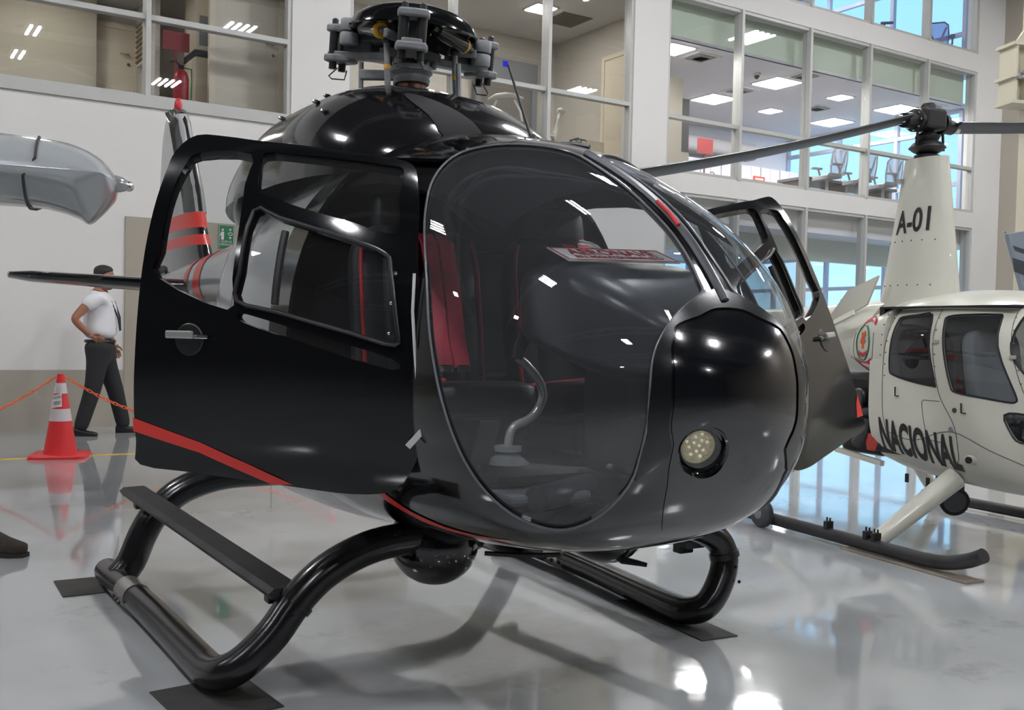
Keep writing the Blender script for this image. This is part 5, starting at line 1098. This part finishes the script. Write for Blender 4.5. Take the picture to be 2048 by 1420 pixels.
# ================================================================== people
M_skin = mat('skin', (150, 100, 76), .5); M_shirt = mat('white_shirt', (222, 222, 224), .8, bump=.25, bscale=14); M_trou = mat('black_trousers', (26, 27, 30), .8); M_hair = mat('hair', (26, 20, 18), .6, bump=.6, bscale=60); M_shoe = mat('black_shoe', (20, 20, 22), .4)
def skinmesh(name, verts, edges, radii, m, parent, root=0, sub=2):
    me = bpy.data.meshes.new(name); me.from_pydata(verts, edges, []); o = bpy.data.objects.new(name, me); COL.objects.link(o)
    o.modifiers.new('skin', 'SKIN'); su = o.modifiers.new('sub', 'SUBSURF'); su.levels = sub; su.render_levels = sub
    if not me.skin_vertices: 
        bm = bmesh.new(); bm.from_mesh(me); bm.verts.layers.skin.verify(); bm.to_mesh(me); bm.free()
    for i, r in enumerate(radii):
        me.skin_vertices[0].data[i].radius = r if isinstance(r, (tuple, list)) else (r, r); me.skin_vertices[0].data[i].use_root = (i == root)
    me.materials.append(m)
    dg = bpy.context.evaluated_depsgraph_get(); m2 = bpy.data.meshes.new_from_object(o.evaluated_get(dg)); m2.name = name
    bpy.data.objects.remove(o); m2.materials.clear(); m2.materials.append(m); m2.shade_smooth()
    o2 = bpy.data.objects.new(name, m2); COL.objects.link(o2); o2.parent = parent; return o2
# local frame: +x is where he faces, +y his left, z up, 1.75 m tall
per = thing('person', 'man in white polo and black trousers with a lanyard, hand on hip', 'person', (-4.28, 10.55, 0), math.radians(12))
body_v = [(0, 0, .98), (.0, 0, 1.15), (.01, 0, 1.36), (.0, 0, 1.47), (.025, 0, 1.53),
          (-.02, -.20, 1.41), (-.20, -.30, 1.19), (-.06, -.20, 1.03),
          (-.02, .20, 1.41), (-.03, .27, 1.15), (.10, .27, .93)]
body_e = [(0, 1), (1, 2), (2, 3), (3, 4), (2, 5), (5, 6), (6, 7), (2, 8), (8, 9), (9, 10)]
bd = skinmesh('body', body_v, body_e, [(.12, .14), (.115, .13), (.13, .15), .06, .055, .06, .044, .03, .06, .044, .03], M_skin, per)
hd = MB(); rg = []
hp = [(-.118, .035, .05, .012), (-.105, .055, .052, .022), (-.08, .072, .058, .022), (-.05, .082, .064, .018), (-.02, .089, .070, .012), (.01, .094, .074, .006), (.045, .096, .076, .0), (.08, .088, .071, -.004), (.105, .066, .055, -.006), (.12, .03, .026, -.008)]
for z, rx, ry, off in hp:
    ring = []
    for q in np.linspace(0, 2 * PI, 29)[:-1]:
        x = off + rx * math.cos(q); y = ry * math.sin(q); f = math.cos(q)
        if f > .93 and -.06 < z < .02: x += .02 * (1 - abs(z + .02) / .045 if abs(z + .02) < .045 else 0) * (f - .93) / .07
        if f > .9 and abs(z + .05) < .01: x += .004
        ring.append((.035 + x, y, 1.62 + z))
    rg.append(ring)
hd.loft(rg).build('head', M_skin, per, 1.4)
for s in (-1, 1):
    MB().ball((.035 + .082, s * .03, 1.632), .010, 10, 6, (.6, 1, .6)).build('eye', mat('eye_white', (225, 220, 215), .3), per); MB().ball((.035 + .088, s * .03, 1.632), .005, 8, 6).build('iris', M_black, per)
    MB().ball((.025, s * .078, 1.615), .028, 12, 8, (.7, .35, 1.1)).build('ear', M_skin, per)
    MB().bar((.122, s * .015, 1.655), (.112, s * .045, 1.655), .008, .007).build('eyebrow', M_hair, per, 0)
MB().ball((.035 + .096, 0, 1.565), .014, 10, 6, (.5, 1.4, .35)).build('mouth', mat('lip', (140, 78, 66), .5), per)
rg = []
for z, rx, ry, off in ((-.03, .062, .074, -.035), (.0, .075, .079, -.026), (.035, .082, .083, -.020), (.06, .093, .083, -.010), (.09, .095, .079, -.005), (.115, .078, .064, -.005), (.132, .04, .034, -.008), (.138, .005, .005, -.008)):
    rg.append([(.035 + off + rx * math.cos(q), ry * math.sin(q), 1.622 + z) for q in np.linspace(0, 2 * PI, 25)[:-1]])
MB().loft(rg).build('hair', M_hair, per, 1.4)
rg = [[(.035 + .02 + .072 * math.cos(q) * k, .060 * math.sin(q) * k, 1.62 + z) for q in np.linspace(-1.9, 1.9, 17)] for z, k in ((-.06, 1.02), (-.085, .98), (-.108, .86), (-.118, .6))]
MB().loft(rg, closed=False).build('beard', mat('beard_shadow', (70, 52, 44), .8), per)
skinmesh('shirt', [(0, 0, .97), (.0, 0, 1.12), (.015, 0, 1.30), (.0, 0, 1.43), (.01, 0, 1.475), (-.02, -.195, 1.415), (-.115, -.255, 1.29), (-.02, .195, 1.415), (-.03, .25, 1.27)], [(0, 1), (1, 2), (2, 3), (3, 4), (3, 5), (5, 6), (3, 7), (7, 8)],
         [(.19, .215), (.18, .205), (.18, .205), (.12, .135), (.07, .075), .092, .088, .092, .088], M_shirt, per)
skinmesh('trousers', [(0, 0, 1.0), (0, 0, .88), (-.0, -.10, .80), (-.04, -.12, .48), (-.17, -.14, .03), (.02, .10, .80), (.13, .15, .46), (.22, .19, .03)], [(0, 1), (1, 2), (2, 3), (3, 4), (1, 5), (5, 6), (6, 7)],
         [(.185, .215), (.165, .19), .118, .09, .074, .118, .09, .074], M_trou, per)
for x, y, a in ((-.17, -.14, -.35), (.22, .19, .25)):
    R = rmat('Z', a); rg = []
    for q, w, h in ((-.09, .03, .06), (-.08, .042, .085), (-.02, .045, .085), (.06, .045, .06), (.13, .045, .048), (.18, .035, .04), (.20, .015, .03)):
        rg.append([Vector((x, y, 0)) + R @ Vector((q, w * b * 2, h * (c + .5))) for b, c in rrect(1, 1, .35, 4)])
    MB().loft(rg).build('shoe', M_shoe, per, 1.0)
MB().tube([(.135 * math.cos(q), .155 * math.sin(q), .968) for q in np.linspace(0, 2 * PI, 33)[:-1]], .017, 8, closed=True).build('belt', M_black, per); MB().obox((.15, 0, .968), (.012, .05, .035)).build('belt_buckle', M_chrome, per, 0)
for s in (-1, 1): MB().tube([(-.05, s * .07, 1.49), (.03, s * .10, 1.475), (.125, s * .105, 1.38), (.185, s * .06, 1.22), (.20, s * .01, 1.08)], .009, 6).build('lanyard', mat('lanyard_navy', (34, 36, 44), .6), per)
MB().obox((.205, 0, 1.04), (.006, .055, .085)).build('id_badge', mat('badge', (200, 204, 210), .4), per, 0)
MB().obox((-.02, -.155, .90), (.11, .05, .12)).build('phone_pouch', M_black, per, 0, .02)
def hand(wr, fwd, up, side, parent, curl=.6):
    wr, fwd, up = Vector(wr), Vector(fwd).normalized(), Vector(up).normalized(); sd = fwd.cross(up).normalized() * side
    V = [wr, wr + fwd * .045]; Ed = [(0, 1)]; Rr = [(.026, .018), (.036, .015)]
    for i, (o, L) in enumerate(((-.03, .066), (-.01, .075), (.011, .07), (.031, .056))):
        b = wr + fwd * .085 + sd * o; d1 = (fwd - up * curl * .4).normalized(); d2 = (fwd - up * curl).normalized()
        k = len(V); V += [b, b + d1 * L * .5, b + d1 * L * .5 + d2 * L * .5]; Ed += [(1, k), (k, k + 1), (k + 1, k + 2)]; Rr += [.0105, .0092, .0078]
    k = len(V); b = wr + fwd * .03 - sd * .032; V += [b, b - sd * .022 + fwd * .028, b - sd * .026 + fwd * .056]; Ed += [(0, k), (k, k + 1), (k + 1, k + 2)]; Rr += [.0125, .0105, .0085]
    return skinmesh('hand', [tuple(v) for v in V], Ed, Rr, M_skin, parent, 0, 1)
hand((-.06, -.20, 1.03), (.85, .15, -.5), (-.2, -.95, -.2), 1, per); hand((.10, .27, .93), (.3, 0, -.95), (.2, .9, 0), -1, per)
# boot of someone stepping out of the frame, lower left
bt = thing('person', 'walker at the left edge, only a dark suede boot toe showing', 'person', (-2.52, 4.97, 0), math.radians(-8))
M_boot = mat('boot_suede', (56, 48, 40), .85, var=.35, vscale=25)
rg = []
for x, w, h, z in ((-.20, .03, .10, .03), (-.185, .04, .14, .02), (-.10, .045, .15, .012), (-.02, .046, .12, .008), (.06, .05, .085, .006), (.11, .05, .07, .006), (.145, .04, .055, .012), (.16, .015, .03, .022)):
    rg.append([(x, w * a * 2, z + h * (b + .5)) for a, b in rrect(1, 1, .38, 4)])
MB().loft(rg).build('boot', M_boot, bt, 1.0); MB().prism([(-.2, -.04), (.1, -.055), (.16, -.03), (.165, 0), (.16, .03), (.1, .055), (-.2, .04)], lambda a, b, c: (a, b, c), 0, .02).build('sole', mat('boot_sole', (38, 34, 30), .8), bt, .5)
M_dk = mat('dark_trousers', (40, 40, 42), .8); M_jk = mat('olive_jacket', (74, 72, 62), .8)
# the rest of the walker, beyond the left edge of the picture
skinmesh('trousers', [(-.36, .06, .96), (-.36, .06, .87), (-.34, -.03, .80), (-.24, -.01, .48), (-.15, 0, .11), (-.38, .15, .80), (-.42, .16, .47), (-.60, .16, .16)], [(0, 1), (1, 2), (2, 3), (3, 4), (1, 5), (5, 6), (6, 7)], [(.16, .18), (.15, .17), .112, .085, .072, .112, .085, .072], M_dk, bt)
skinmesh('jacket', [(-.36, .06, .93), (-.36, .06, 1.15), (-.35, .06, 1.35), (-.36, .06, 1.46), (-.36, -.13, 1.42), (-.40, -.17, 1.17), (-.34, -.16, .98), (-.36, .25, 1.42), (-.38, .30, 1.17), (-.34, .28, .98)], [(0, 1), (1, 2), (2, 3), (2, 4), (4, 5), (5, 6), (2, 7), (7, 8), (8, 9)], [(.17, .19), (.165, .185), (.15, .17), (.075, .08), .08, .066, .055, .08, .066, .055], M_jk, bt)
rg = []
for z, rx, ry, off in hp: rg.append([(-.33 + off + rx * math.cos(q), .06 + ry * math.sin(q), 1.62 + z) for q in np.linspace(0, 2 * PI, 29)[:-1]])
MB().loft(rg).build('head', M_skin, bt, 1.4); MB().tube([(-.36, .06, 1.42), (-.345, .06, 1.54)], [.06, .052], 14).build('neck', M_skin, bt)
MB().ball((-.345, .06, 1.665), 1.0, 20, 12, (.102, .084, .088)).build('hair', M_hair, bt)
hand((-.34, -.16, .97), (.15, 0, -.98), (.1, -.95, 0), 1, bt); hand((-.34, .28, .97), (.15, 0, -.98), (.1, .95, 0), -1, bt)
b2 = bpy.data.objects.get('boot').copy(); COL.objects.link(b2); b2.parent = bt; b2.matrix_local = Matrix.Translation((-.44, .16, .0)) @ Matrix.Translation((.16, 0, 0)) @ Matrix.Rotation(.25, 4, 'Y') @ Matrix.Translation((-.16, 0, 0))
